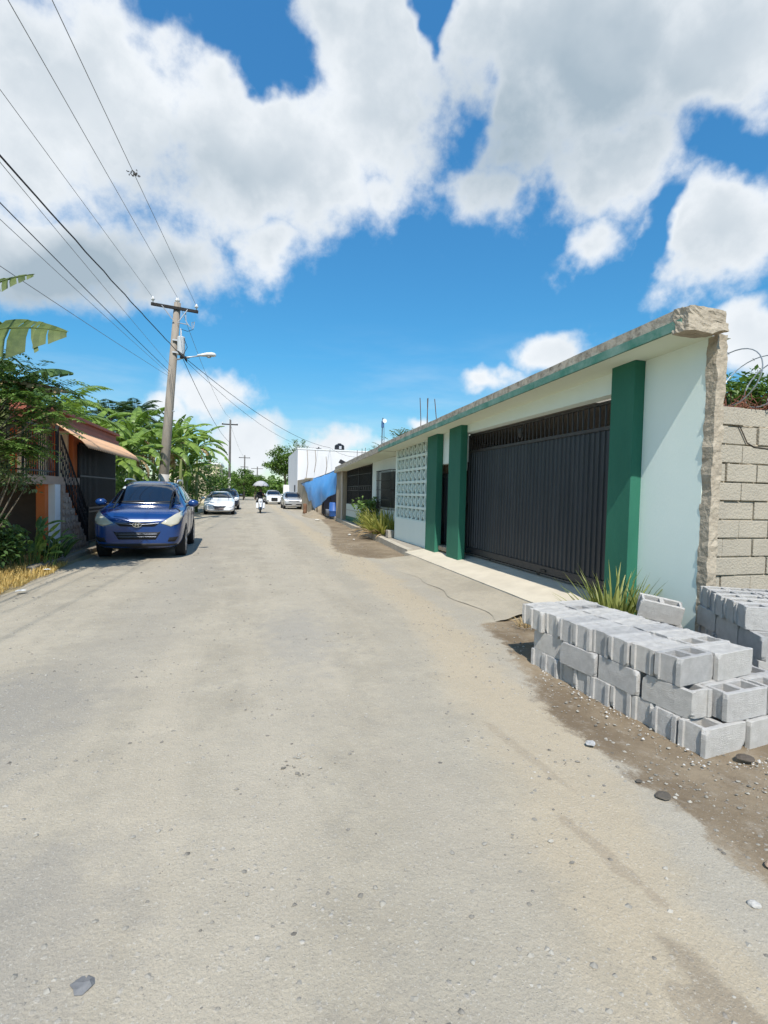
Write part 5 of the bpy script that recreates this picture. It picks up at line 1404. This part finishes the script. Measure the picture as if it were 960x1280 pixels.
# broad paddle-leaved plant by the kerb
t = thing('broadleaf_plant', 'clump of broad upright paddle leaves growing beside the kerb stones', 'plant', (-4.05, 11.0, 0)); f = MB(); st = MB()
for k in range(46):
    a = rnd(0,6.28); rr = .42*math.sqrt(random.random()); p = Vector((-4.05+rr*math.cos(a), 11.0+rr*.7*math.sin(a), .08)); az = a+rnd(-.6,.6); h = rnd(.2,.95)*(1-.5*rr)
    tip = p+Vector((math.cos(az)*.10, math.sin(az)*.10, h)); st.tube([p, tip], [.010,.006], 4)
    banana_leaf(f, tip-Vector((0,0,.05)), az, rnd(.5,1.35), rnd(.26,.40), rnd(.05,.075), rnd(.6,1.3), 8, .0)
st.build('stem', G_MID, t); f.build('leaves', G_MID, t, fix=False, smooth=True)
t = thing('broadleaf_plant', 'second, lower clump of paddle leaves in front of the stone stairs', 'plant', (-3.78, 12.0, 0)); f = MB()
for k in range(22):
    a = rnd(0,6.28); p = Vector((-3.85+rnd(-.15,.15), 11.9+rnd(-.25,.25), .1)); banana_leaf(f, p, a, rnd(.8,1.4), rnd(.45,.75), rnd(.05,.08), rnd(.6,1.4), 8, .0)
f.build('leaves', G_DARK, t, fix=False, smooth=True)

# bananas beyond the house and behind the pole
random.seed(40)
for i, (x, y, h, L_, W_, mt, lb) in enumerate((
    (-5.3, 21.0, 2.6, 2.2, .25, G_BAN2, 'bright banana plant directly beyond the awning end'),
    (-6.3, 23.0, 3.8, 2.3, .25, G_BAN2, 'banana plant with an upright new blade behind the terracotta roof'),
    (-5.2, 24.8, 3.3, 2.3, .26, G_BAN, 'banana plant left of the utility pole with hanging dry leaves'),
    (-7.8, 22.5, 4.0, 2.3, .25, G_BAN, 'banana plant rising over the middle of the terracotta roof'),
    (-5.9, 29.0, 4.6, 2.5, .27, G_BAN, 'banana plant left of the utility pole, farther back'),
    (-4.6, 30.5, 3.9, 2.6, .28, G_BAN, 'large banana plant directly right of the utility pole'),
    (-4.1, 33.0, 4.7, 2.6, .28, G_BAN2, 'tall banana plant right of the pole with upright blades against the cloud'),
    (-4.9, 35.5, 4.8, 2.7, .28, G_BAN, 'banana plant in the middle of the clump behind the pole'),
    (-3.6, 37.5, 4.6, 2.8, .28, G_BAN, 'banana plant reaching furthest right above the white sedan'),
    (-4.0, 35.0, 2.9, 2.5, .28, G_BAN, 'low banana plant in the clump just left of the white sedan'),
    (-6.3, 37.0, 5.2, 2.8, .28, G_BAN, 'banana plant at the back of the clump, left of the pole'))):
    banana(lb, (x, y, 0), h, L_, W_, mt, 16, 'banana plants', i*1.3, (.05, 1.7), 5 if i in (2, 4, 5) else 2)
random.seed(41)
bush('shrub', 'light green bush filling the gap between pole and white sedan', (-3.75, 31.2, 0), 1.0, 1.7, G_FAR, 1600, .16, .05, ncl=14)
bush('shrub', 'dark bush beneath the bananas beyond the awning', (-5.2, 21.4, 0), 1.3, 1.9, G_MID, 2200, .14, .045, ncl=16)
bush('shrub', 'dark bush at the foot of the clump left of the pole', (-5.0, 26.0, 0), 1.3, 1.8, G_DARK, 1800, .15, .05, ncl=16)
bush('shrub', 'dense undergrowth bush behind the banana stems right of the pole', (-3.9, 40.5, 0), 2.2, 4.0, G_MID, 3000, .2, .07, ncl=26)
bush('shrub', 'dense undergrowth bush behind the banana stems left of the pole', (-6.2, 30.8, 0), 1.9, 3.2, G_DARK, 3000, .2, .07, ncl=26)
bush('shrub', 'undergrowth bush behind the terracotta roof end', (-6.9, 25.0, 0), 1.7, 3.3, G_MID, 3000, .18, .06, ncl=26)
bush('shrub', 'bush at the right foot of the banana clump above the white sedan', (-2.9, 46, 0), 1.7, 3.4, G_FAR, 2600, .2, .07, ncl=24)
palm('dark palm crown rising behind the bananas, nearest the thin mast', (-8.1, 33, 0), 5.7, 1.9, G_PALM, 26, 'palms behind the bananas')
palm('dark palm crown behind the bananas, nearest the utility pole', (-7.0, 34.5, 0), 6.1, 1.9, G_PALM, 26, 'palms behind the bananas')
palm('palm with arching fronds over the near part of the terracotta roof', (-6.6, 19.2, 0), 3.7, 2.4, G_BAN, 18, 'palms behind the bananas')
tree('broadleaf_tree', 'round dark tree behind the bananas left of the utility pole', (-9.2, 41, 0), 6.6, 2.6, G_TREE, 60, 60, .20, .07, group='trees behind the bananas')
tree('broadleaf_tree', 'dark tree far left behind the house roof', (-12.5, 38, 0), 7.0, 2.6, G_DARK, 60, 60, .22, .08, group='trees behind the bananas')
tag(MB().tube([(-6.6,20.0,0),(-6.58,20,3),(-6.55,20,5.2)], [.03,.025,.015], 6).build('thin_mast', M('grey_mast', (.45,.44,.42), (.55,.54,.5), scale=6)), 'thin pale mast rising behind the terracotta roof', 'mast')

# far street end: trees either side
random.seed(50)
tree('broadleaf_tree', 'big bright green tree at the street end beside the white building', (5.3, 78, 0), 8.3, 3.0, G_FAR, 90, 80, .32, .11, group='trees at the street end', low=.25)
t = thing('sparse_tree', 'thin tree with upright sparse branches behind the white building corner', 'tree', (8.2, 82, 0)); s = MB(); f = MB()
for k in range(6):
    e = Vector((8.2+(-1.3, -.4, .3, .9, -.9, 0)[k], 82+rnd(-.5,.5), rnd(8.6,10.2))); limb(s, (8.2,82,4), e, .06, .02, 5, .06, 4)
    for q in range(7): leaf_cluster(f, Vector((8.2,82,4)).lerp(e, .35+q*.1), .32, 16, .28, .09)
s.tube([(8.2,82,0),(8.2,82,4.2)], .12, 6); s.build('trunk', barkm, t); f.build('crown', G_FAR, t, fix=False)
for i, (x, y, h, cr, lb) in enumerate(((-.9, 86, 5.6, 2.2, 'green roadside tree just right of the second pole, at the street end'), (1.1, 95, 4.9, 2.0, 'green roadside tree behind the umbrella at the street end'), (-3.3, 92, 5.2, 2.3, 'roadside tree behind the second utility pole'), (2.6, 120, 5.2, 2.6, 'small far tree between umbrella and white moving SUV'), (-6, 70, 6, 2.6, 'tree behind the banana clump and second utility pole'))):
    tree('broadleaf_tree', lb, (x, y, 0), h, cr, G_FAR, 46, 60, .30, .11, group='trees at the street end', low=.12, squash=.9)
def far_wood():
    f = MB()
    for k in range(420):
        a = math.radians(rnd(-32, 50) if k > 120 else rnd(-5, 12)); d = rnd(135, 190); p = Vector((math.sin(a)*d, math.cos(a)*d, 4.6*random.random()**1.5))
        leaf_cluster(f, p, 3.4, 55, 1.2, .5, .6)
    tag(f.build('far_wood', G_FAR, fix=False), 'distant band of green trees closing the view beyond the street', 'trees', kind='stuff')
far_wood()

# ================================================================== GREENERY, right
random.seed(60)
spiky('spiky clump of pointed yellow green blades between gate pillar and block stack', (4.13, 4.86, .0), .22, 120, .82, .022, G_SPIKE, 'spiky plants', (.75,1.55), (.1,.8))
spiky('few thin green blades against the mint wall right of the bigger clump', (4.42, 4.62, .0), .14, 24, .75, .016, G_SPIKE, 'spiky plants', (.9,1.5), (.1,.6))
spiky('row of yellow green spiky blades at the foot of the barred window wall', (4.75, 17.0, .2), .55, 190, .95, .035, G_AGAVE, 'spiky plants', (.6,1.5), (.2,1.0), dry=40)
spiky('second yellow green spiky clump nearer the grille porch', (4.72, 18.2, .2), .55, 170, .95, .035, G_AGAVE, 'spiky plants', (.6,1.5), (.2,1.0), dry=40)
bush('shrub', 'rounded green shrub before the grille porch, beyond the spiky blades', (4.75, 19.6, .2), .75, 1.3, G_MID, 1300, .13, .045, ncl=14)
MB_ = MB().box(4.42, 4.62, 15.75, 16.05, .17, .42).build('concrete_block', M('old_block', (.38,.35,.30), (.28,.26,.22), scale=6, rough=1, bump=.5), bevel=.015)
tag(MB_, 'weathered block end standing at the near end of the spiky bed', 'concrete block')
f = thing('weed', 'small weed growing on the roof slab above the screen', 'plant', (4.7, 15.6, 3.2), 0, 'weeds on the roof'); m = MB()
for k in range(26): a = rnd(0,6.28); compound_leaf(m, (4.7+rnd(-.25,.25), 15.6+rnd(-.8,.8), 3.2+rnd(0,.3)), Vector((math.cos(a),math.sin(a),1)), .4, 6, .03, .12)
m.build('leaves', G_OLIVE, f, fix=False)
f = thing('weed', 'low weed on the roof edge above the barred window', 'plant', (4.8, 19, 3.13), 0, 'weeds on the roof'); m = MB()
for k in range(26): a = rnd(0,6.28); compound_leaf(m, (4.8+rnd(-.2,.2), 18.2+rnd(-1.2,1.2), 3.1+rnd(0,.2)), Vector((math.cos(a),math.sin(a),1)), .35, 6, .03, .12)
m.build('leaves', G_DARK, f, fix=False)
# vine and shrub behind the block wall
random.seed(61)
t = thing('shrub', 'green leafy shrub showing over the block wall behind the razor wire', 'shrub', (6.2, 5.1, 0)); f = MB(); s = MB()
for k in range(40):
    e = Vector((5.05+3.2*random.random(), rnd(4.8,5.7), rnd(2.7,3.05))); e.z += .16*max(0, e.x-5.1)+.12*noise.noise(e*2)
    limb(s, (6.2+rnd(-.6,.6),5.2,.1), e, .02, .006, 4, .1, 4); leaf_cluster(f, e, .26, 110, .075, .024, .8)
s.build('stem', barkm, t); f.build('foliage', G_TREE, t, fix=False)
t = MB()
for k in range(520):
    x = rnd(4.9, 8.5); p = Vector((x, rnd(4.3,4.7), 2.62+rnd(0,.02)))
    pts = [p]; d = Vector((rnd(-1,1), rnd(-.4,.4), rnd(.1,.9))).normalized()
    for q in range(4): d = (d+Vector((rnd(-.5,.5), rnd(-.3,.3), rnd(-.5,.2)))).normalized(); pts.append(pts[-1]+d*.055)
    for v in pts: v.z = max(v.z, 2.60)
    t.tube(pts, .0055, 3, cap=False)
tag(t.build('dry_vine', M('dry_vine', (.13,.05,.035), (.22,.10,.06), scale=9, rough=1)), 'tangled reddish brown dry vine along the top of the block wall', 'vine')
# dry weed at the end of the driveway
random.seed(62)
spiky('dry straw weed at the driveway corner by the block stack', (3.35, 5.45, .02), .16, 60, .2, .005, leafmat('straw', (.38,.27,.13), (.52,.4,.22), 5, .9, .3), None, (.3,1.4), (.2,1.2), name='dry_weed')
# ================================================================== POLES AND WIRES
random.seed(70)
polem = M('weathered_pole', (.33,.29,.24), (.21,.18,.15), scale=8, rough=1, bump=.5, bscale=20, stretch=(1,1,.15))
porc = M('porcelain', (.6,.6,.6), (.68,.68,.68), rough=.25)
alum = M('galvanised', (.42,.43,.44), (.5,.51,.52), scale=6, rough=.45, metal=.4)
wirem = M('wire_black', (.02,.02,.022), (.03,.03,.032), rough=.6)
wireg = M('wire_grey', (.20,.205,.21), (.26,.265,.27), rough=.5)
def lerp3(a, b, t): return Vector(a).lerp(Vector(b), t)
P0, P1 = Vector((-3.97, 25, -.2)), Vector((-3.27, 25, 10.15))
def build_pole():
    t = thing('utility_pole', 'tall leaning weathered utility pole with crossarm and transformer behind the blue SUV', 'utility pole', (-3.97, 25, 0))
    MB().tube([P0, P0.lerp(P1, .5), P1], [.24, .195, .145], 14).build('pole', polem, t, smooth=True)
    MB().tube([P0.lerp(P1, .02), P0.lerp(P1, .24)], [.246, .226], 14).build('whitewash', M('old_whitewash', (.46,.44,.41), (.36,.34,.31), scale=5, rough=1, bump=.3), t, smooth=True)
    a, b = Vector((-4.36, 24.84, 9.93)), Vector((-2.36, 24.84, 9.79)); d = (b-a).normalized(); u = d.cross(Vector((0,1,0))).normalized()
    MB().obox((a+b)/2, (b-a)/2, Vector((0,.055,0)), u*.06).build('crossarm', M('creosote_timber', (.02,.019,.018), (.035,.032,.03), scale=8, rough=.9), t)
    c = (a+b)/2
    for sd in (-1, 1): MB().tube([c+d*sd*.55-Vector((0,.07,0)), Vector((-3.3+sd*.1, 24.80, 9.25))], .022, 5).build('brace', alum, t)
    for p in (a+d*.08, b-d*.08): MB().lathe([(.02,0),(.02,.1),(.06,.11),(.09,.17),(.05,.21),(.055,.25),(.03,.28),(0,.28)], p+Vector((0,0,.06)), seg=12).build('insulator', porc, t, smooth=True)
    MB().lathe([(.02,0),(.02,.06),(.08,.08),(.12,.15),(.06,.19),(.07,.24),(.03,.27),(0,.27)], P1-Vector((0,0,.03)), seg=12).build('insulator', porc, t, smooth=True)
    tr = MB().lathe([(0,0),(.15,.0),(.165,.03),(.165,.78),(.15,.82),(.05,.86),(0,.86)], (-3.08, 24.8, 7.75), seg=18).build('transformer', M('transformer_grey', (.42,.44,.45), (.5,.52,.53), scale=3, rough=.5), t, smooth=False)
    m = MB(); m.tube([(-3.08,24.8,8.6),(-3.09,24.8,8.8),(-3.1,24.78,8.95)], [.03,.04,.015], 8); m.build('bushing', porc, tr)
    for z in (7.85, 8.4): MB().box(-3.45, -3.2, 24.76, 24.84, z-.03, z+.03).build('bracket', alum, tr)
    # fuse cut-outs hanging under the crossarm
    f = MB(); f.tube([(-2.9,24.84,9.7),(-2.88,24.8,9.3),(-2.75,24.75,9.1),(-2.6,24.75,8.95),(-2.62,24.75,9.25),(-2.5,24.75,9.3),(-2.55,24.75,9.0)], .02, 5); f.tube([(-3.25,24.82,9.2),(-2.8,24.78,9.15)], .022, 5)
    f.build('fuse_cutout', M('fuse_grey', (.28,.3,.33), (.4,.42,.45)), t)
    f = MB(); f.tube([(-2.55,24.75,8.95),(-2.8,24.8,8.85),(-3.1,24.78,8.92)], .012, 4); f.tube([(-2.95,24.7,8.5),(-2.8,24.7,8.1),(-2.95,24.6,7.75)], .014, 4)
    f.build('jumper_wire', wirem, t)
    # clamp bundle where the service cables meet
    f = MB(); f.tube([(-3.2,24.7,7.9),(-3.05,24.6,7.72),(-2.85,24.55,7.55),(-2.8,24.6,7.4)], [.03,.07,.06,.02], 6); f.tube([(-3.1,24.6,7.6),(-2.7,24.6,7.62)], .05, 6)
    f.build('cable_clamp', blackp, t, smooth=True)
    s = MB().tube([P0.lerp(P1, .52)+Vector((.17,-.1,0)), P0.lerp(P1, .52)+Vector((.25,-.12,0))], .03, 6).build('bolt', alum, t)
    l = thing('street_lamp', 'white cobra head street lamp on an arm fixed to the leaning pole', 'street lamp', (-3.3, 24.8, 7.6))
    MB().tube([(-3.28,24.8,7.52),(-2.9,24.6,7.60),(-2.3,24.5,7.70)], [.04,.035,.03], 8).build('arm', alum, l, smooth=True)
    m = MB(); st = [(-2.35,.05,.05,0),(-2.2,.09,.07,.02),(-1.95,.15,.11,.06),(-1.72,.165,.12,.08),(-1.6,.13,.10,.08),(-1.54,.05,.05,.08)]; n = 14
    for x, ry, rz, dz in st:
        for k in range(n): a = k*2*PI/n; m.v.append((x, 24.5+ry*math.cos(a), 7.72+dz+rz*math.sin(a)*(1 if math.sin(a) > 0 else .7)))
    for i in range(len(st)-1):
        for k in range(n): m.f.append((i*n+k, i*n+(k+1)%n, (i+1)*n+(k+1)%n, (i+1)*n+k))
    m.f += [tuple(range(n)), tuple((len(st)-1)*n+k for k in range(n))]
    m.build('lamp_head', M('lamp_white', (.62,.63,.64), (.68,.69,.7), rough=.4), l, smooth=True)
    MB().lathe([(0,-.05),(.07,-.04),(.11,0),(0,.01)], (-1.85, 24.5, 7.70), seg=14).build('lens', M('lamp_lens', (.45,.46,.46), rough=.2, trans=.3), l, smooth=True)
build_pole()
def far_pole(label, x, y, h, arm, r=.15, white=0, skew=.07):
    t = thing('utility_pole', label, 'utility pole', (x, y, 0), 0, 'utility poles down the street')
    MB().tube([(x,y,-.2),(x+.05,y,h)], [r*1.25, r*.75], 10).build('pole', M('dark_pole', (.09,.085,.08), (.15,.14,.13), scale=6, rough=1), t, smooth=True)
    MB().box(x-arm, x+arm, y-.06, y+.06, h-.55, h-.43).build('crossarm', M('creosote_timber', (.02,.019,.018)), t)
    if h < 9.3: MB().box(x-arm*.7, x+arm*.7, y-.06, y+.06, h-2.4, h-2.28).build('crossarm', M('creosote_timber', (.02,.019,.018)), t)
    for dx in (-arm*.9, 0, arm*.9): MB().lathe([(.03,0),(.08,.08),(.05,.16),(0,.2)], (x+dx, y, h-.43 if dx else h), seg=8).build('insulator', porc, t)
    if white: MB().tube([(x,y,0),(x,y,white)], [r*1.30, r*1.27], 10).build('whitewash', M('old_whitewash', (.46,.44,.41)), t, smooth=True)
far_pole('thin dark utility pole with whitewashed foot right of the banana clump', -2.12, 58, 9.35, .85, .13, 3.0)
far_pole('faint utility pole farther along, left of the motorcycle', -.95, 105, 8.7, 1.1, .16)
far_pole('smallest and farthest utility pole, behind the umbrella', 2.0, 135, 7.9, 1.5, .18)
GW = 'overhead wires along the street'
def wire(label, a, b, r, mat, sag=0, ext=1.0, n=24, wav=0):
    """a at the pole, b a point it passes; carried on past b by ext"""
    a = Vector(a); b = a+(Vector(b)-a)*ext; pts = []
    for k in range(n+1):
        t = k/n; p = a.lerp(b, t); p.z -= sag*4*t*(1-t); 
        if wav: p += Vector((wav*math.sin(k*1.9), 0, wav*math.sin(k*2.3)))
        pts.append(p)
    tag(MB().tube(pts, r, 5).build('power_line', mat), label, 'power line', GW)
wire('thin wire from the left crossarm insulator toward the upper left', (-4.28,24.84,10.2), (-4.6,11.25,9.03), .007, wireg, .0, 2.6)
wire('thin wire from the pole top insulator, middle one of the upper three', (-3.27,25,10.38), (-3.9,9.83,9.54), .008, wireg, .0, 2.4)
wire('thin wire from the right crossarm insulator, carrying a dark clump', (-2.44,24.84,10.05), (-3.25,9.77,9.67), .008, wireg, .0, 2.4)
wire('thickest twisted black cable running from the transformer to the left frame edge', (-3.1,24.7,7.75), (-3.9,9.53,7.11), .017, wirem, .25, 2.4, 60, .008)
wire('black cable below the thick one, leaving the pole lower down', (-3.55,24.75,6.95), (-4.1,10.01,6.54), .010, wirem, .18, 2.2)
wire('thin grey cable just under the lower black cable', (-3.58,24.75,6.85), (-4.15,10.13,6.26), .006, wireg, .12, 2.2)
wire('thin grey cable between the thick cable and the lower black cable', (-3.5,24.75,7.2), (-3.95,10,6.95), .006, wireg, .1, 2.2)
wire('lowest grey wire crossing the sky from pole to the left trees', (-3.6,24.75,6.75), (-4.3,10.48,5.59), .007, wireg, .1, 2.0)
wire('cable from the first pole to the second pole along the street', (-3.0,24.8,7.6), (-2.12,58,6.9), .014, wirem, .55, 1)
wire('thin upper wire from first pole to second pole', (-3.27,25,10.38), (-2.1,58,9.5), .010, wireg, .8, 1)
wire('black service cable swinging over the street to the white building', (-2.9,24.6,7.6), (7.8,50,6.1), .014, wirem, .75, 1)
wire('second thinner service cable beside the black one to the white building', (-2.9,24.6,7.5), (6.6,50,6.0), .009, wirem, 1.0, 1)
wire('wire from white building on to the near roofs', (7.8,50,6.1), (6.5,27,3.6), .010, wirem, .3, 1)
wire('faint wire between second and third poles', (-2.1,58,9.0), (-.95,105,8.3), .012, wireg, .6, 1)
# something caught on the wire
m = MB(); c = lerp3((-2.44,24.84,10.05), (-3.25,9.77,9.67), .68)
for k in range(26):
    p = c+Vector((random.gauss(0,.05), random.gauss(0,.05), random.gauss(-.01,.025))); q = p+Vector((rnd(-.06,.06), rnd(-.06,.06), rnd(-.03,.03))); m.tube([p, (p+q)/2+Vector((0,0,rnd(-.03,.03))), q], .014, 4)
tag(m.build('tangled_clump', M('clump_grey', (.10,.10,.11), (.2,.2,.2), scale=12)), 'small grey tangled clump caught on an overhead wire', 'clump')

# ================================================================== FAR RIGHT SIDE OF THE STREET
# raw concrete wall with the blue tarpaulin
t = thing('concrete_wall', 'raw grey concrete wall end between the grille porch and the blue tarpaulin', 'wall', (5.0, 27.2, 0))
m = MB(); m.box(4.92, 5.2, 26.6, 28.9, 0, 2.75); m.box(5.2, 8, 26.6, 26.8, 0, 2.7); m.build('wall', M('weathered_render', lin(176,164,142)[:3], lin(134,122,104)[:3], scale=2, rough=1, bump=.4, bscale=20, stretch=(1,1,.3)), t)
c = MB().box(4.78, 5.3, 26.45, 29.0, 2.75, 2.93).build('coping', rawc, t); roughen(c, .03, 2, 4)
MB().tube([(4.86,26.7,0),(4.86,26.7,2.75)], .05, 8).build('pipe', M('pale_pipe', (.62,.56,.48), (.55,.5,.42)), t)
t = thing('floodlight', 'small dark floodlight perched on the raw concrete wall', 'lamp', (4.9, 26.6, 2.93))
MB().tube([(4.9,26.6,2.93),(4.9,26.6,3.15)], .025, 6).build('stalk', dark, t); MB().obox((4.83,26.55,3.24), (.17,0,-.08), (0,.08,0), (.05,0,.09)).build('head', dark, t, bevel=.02)
def tarp_fn(u, v):
    # u: 0 at the wall, 1 at the far end; v: 0 top, 1 bottom; the cloth hangs in one slack point
    k = u**1.25
    top = Vector((5.0, 28.9, 2.98)).lerp(Vector((4.45, 45.0, 2.35)), k)
    y = 28.95+15.6*k
    botz = .30+(1.35*((36.0-y)/7.05)**1.0 if y < 36.0 else 1.45*((y-36.0)/8.5)**1.15)
    bot = Vector((4.95-.35*math.sin(u*PI), y, botz))
    p = top.lerp(bot, v)
    fold = math.sin(u*23+v*3)+.6*math.sin(u*41-v*5)
    p.x -= .22*math.sin(v*PI)*math.sin(u*PI)+.07*fold*(v*.8+.1)
    p.z += .03*math.sin(u*14)*(1-v)
    return p
tag(MB().grid(tarp_fn, 90, 24).build('tarpaulin', M('blue_tarp', (.045,.26,.68), (.085,.37,.80), scale=2, rough=.45, bump=.15, bscale=12, spec=.5), smooth=True, solid=.008), 'bright blue tarpaulin draped down from the raw concrete wall', 'tarpaulin')
t = thing('shelter', 'dark bluish lean-to space behind the blue tarpaulin', 'shelter', (5.2, 33, 0))
MB().box(5.35, 5.45, 28.9, 38, 0, 2.2).build('back_wall', M('tarp_shade_board', (.05,.06,.085), (.035,.04,.06), scale=3), t)  # board coloured dark blue for the shade behind the tarpaulin
for y in (31.5, 34.5, 37.9): MB().tube([(5.0, y, 0), (4.95, y, 2.2)], .04, 7).build('post', barkm, t)
MB().tube([(5.0,28.9,2.95),(4.45,45.0,2.33)], .03, 6).build('rope', wirem, t)
t = thing('barrel', 'blue plastic barrel standing in the shade of the tarpaulin', 'barrel', (5.0, 30.2, .16))
m = MB().lathe([(0,0),(.26,0),(.28,.03),(.29,.3),(.31,.32),(.31,.36),(.29,.38),(.28,.8),(.24,.86),(0,.86)], (5.0,30.2,.16), seg=20).build('drum', M('barrel_blue', (.03,.10,.32), (.04,.12,.36), rough=.45), t, smooth=True)
MB().lathe([(0,0),(.07,0),(.07,.03),(0,.03)], (5.1,30.2,1.02), seg=10).build('cap', blackp, t)
t = thing('barrel', 'grey bucket beside the blue barrel under the tarpaulin', 'bucket', (4.85, 31.2, .14))
MB().lathe([(0,0),(.16,0),(.20,.40),(.21,.42),(.18,.42),(.17,.38),(0,.38)], (4.85,31.2,.14), seg=16).build('pail', M('bucket_grey', (.25,.28,.33), (.3,.33,.38)), t, smooth=True)
t.name = 'bucket'
MB().tube([(4.66,31.2,.5),(4.72,31.2,.66),(4.98,31.2,.66),(5.04,31.2,.5)], .012, 5).build('handle', blackp, t)
o = MB().lathe([(0,-.05),(.17,-.05),(.15,.2),(.13,.5),(.15,.68),(.09,.74),(0,.75)], (4.05, 37.5, .0), seg=12).build('wooden_stump', M('stump_brown', (.14,.075,.045), (.22,.12,.07), scale=7, rough=1, bump=.5), smooth=True)
roughen(o, .03, 4); tag(o, 'short reddish brown stump at the far end of the tarpaulin', 'stump')
# heap of earth
def heap(u, v):
    a = u*2*PI; r = v; k = 1+.25*noise.noise(Vector((math.cos(a)*1.5, math.sin(a)*1.5, 3)))
    x = 4.15+math.cos(a)*r*.75*k; y = 33.2+math.sin(a)*r*2.6*k
    return (x, y, .02+.42*(1-v)**1.1+.07*noise.noise(Vector((x*3, y*3, 0)))*(1-v*.6)-.06*(v >= 1))
tag(MB().grid(heap, 48, 12).build('earth_heap', M('heap_earth', (.36,.30,.21), (.24,.19,.13), scale=5, rough=1, bump=.6, bscale=20), smooth=True), 'low heap of loose brown earth before the blue tarpaulin', 'earth heap')
stone('rubble_stone', 'pale broken stone on the damp patch before the tarpaulin', 'stone', 3.75, 28.2, .14, (.6,.57,.5), .5, 'rubble stones')
stone('rubble_stone', 'small pale stone lying near the pavement kerb by the porch', 'stone', 3.72, 18.7, .06, (.62,.6,.55), .5, 'rubble stones')
stone('rubble_stone', 'tiny pale stone on the damp patch before the window', 'stone', 3.5, 16.8, .04, (.62,.6,.55), .5, 'rubble stones')

# white building with the water tank
def build_white():
    t = thing('white_building', 'tall plain white building behind the tarpaulin with streaked render and rough lower wall', 'building', (7, 46, 0))
    w = MB(); w.box(4.6, 14, 50, 62, 0, 5.85)
    w.build('wall', M('white_render', (.74,.74,.76), (.60,.59,.59), scale=.9, rough=.9, bump=.05, stretch=(1,1,.35), contrast=.35), t)
    l = MB(); l.prism([(4.62, 38, 0), (4.62, 38, 2.7), (4.62, 49.98, 2.75), (4.62, 49.98, 0)], (.25, 0, 0)); l.box(4.9, 8, 46.0, 46.2, 0, 2.9)
    l.build('lower_wall', M('weathered_render', (.4,.35,.28)), t)
    MB().box(3.9, 4.58, 60, 60.2, 0, 2.4).build('white_gate_wall', M('white_render', (.7,.7,.7)), t)
    MB().box(4.56, 4.60, 52, 53.2, .3, 2.3).build('dark_door', M('navy_door', (.03,.04,.06), (.04,.05,.07)), t)
    for x, z0, z1 in ((5.5, 3.0, 5.8), (6.3, 3.6, 5.8), (7.4, 3.2, 5.2)):
        MB().tube([(x, 49.975, z1), (x+.1, 49.975, (z0+z1)/2), (x-.05, 49.975, z0)], .03, 4).build('stain_pipe', M('rust_streak', (.36,.31,.27), (.28,.24,.21)), t)
    MB().box(4.56, 14, 49.96, 50.15, 5.80, 5.93).build('parapet', whitew, t)
    k = thing('water_tank', 'black plastic water tank standing on the white roof', 'water tank', (9.0, 51.5, 5.85))
    MB().lathe([(0,0),(.5,0),(.52,.08),(.5,.12),(.52,.2),(.5,.28),(.52,.36),(.5,.44),(.5,.62),(.36,.74),(.18,.80),(.18,.86),(0,.87)], (9.0,51.5,5.85), seg=24).build('tank', M('tank_black', (.012,.013,.016), (.02,.02,.024), rough=.35), k, smooth=False)
    MB().box(8.88,9.12,50.965,50.985,6.1,6.4).build('tank_label', M('label_pale', (.5,.52,.55), (.4,.42,.45), scale=6), k)
    r = thing('roof_vent', 'tiny dark vent block on the white roof edge by the service cables', 'vent', (6.7, 50.3, 5.93)); MB().box(6.45,6.95,50.2,50.5,5.93,6.01).build('cap', dark, r); MB().tube([(6.7,50.35,5.95),(6.7,50.35,6.15)], .06, 8).build('pipe', dark, r)
build_white()
# low buildings far on the left, behind the second pole
t = thing('cream_building', 'cream walled building glimpsed behind the second utility pole', 'building', (-6.5, 66, 0))
MB().box(-9, -3.4, 62, 70, 0, 4.6).build('wall', cream, t); MB().box(-9.2, -3.2, 61.8, 70.2, 4.6, 4.8).build('roof', whitew, t)
for y in (63.5, 66.5): MB().box(-3.41, -3.38, y, y+1.2, 1.0, 2.3).build('window', M('window_dark', (.02,.022,.025)), t)
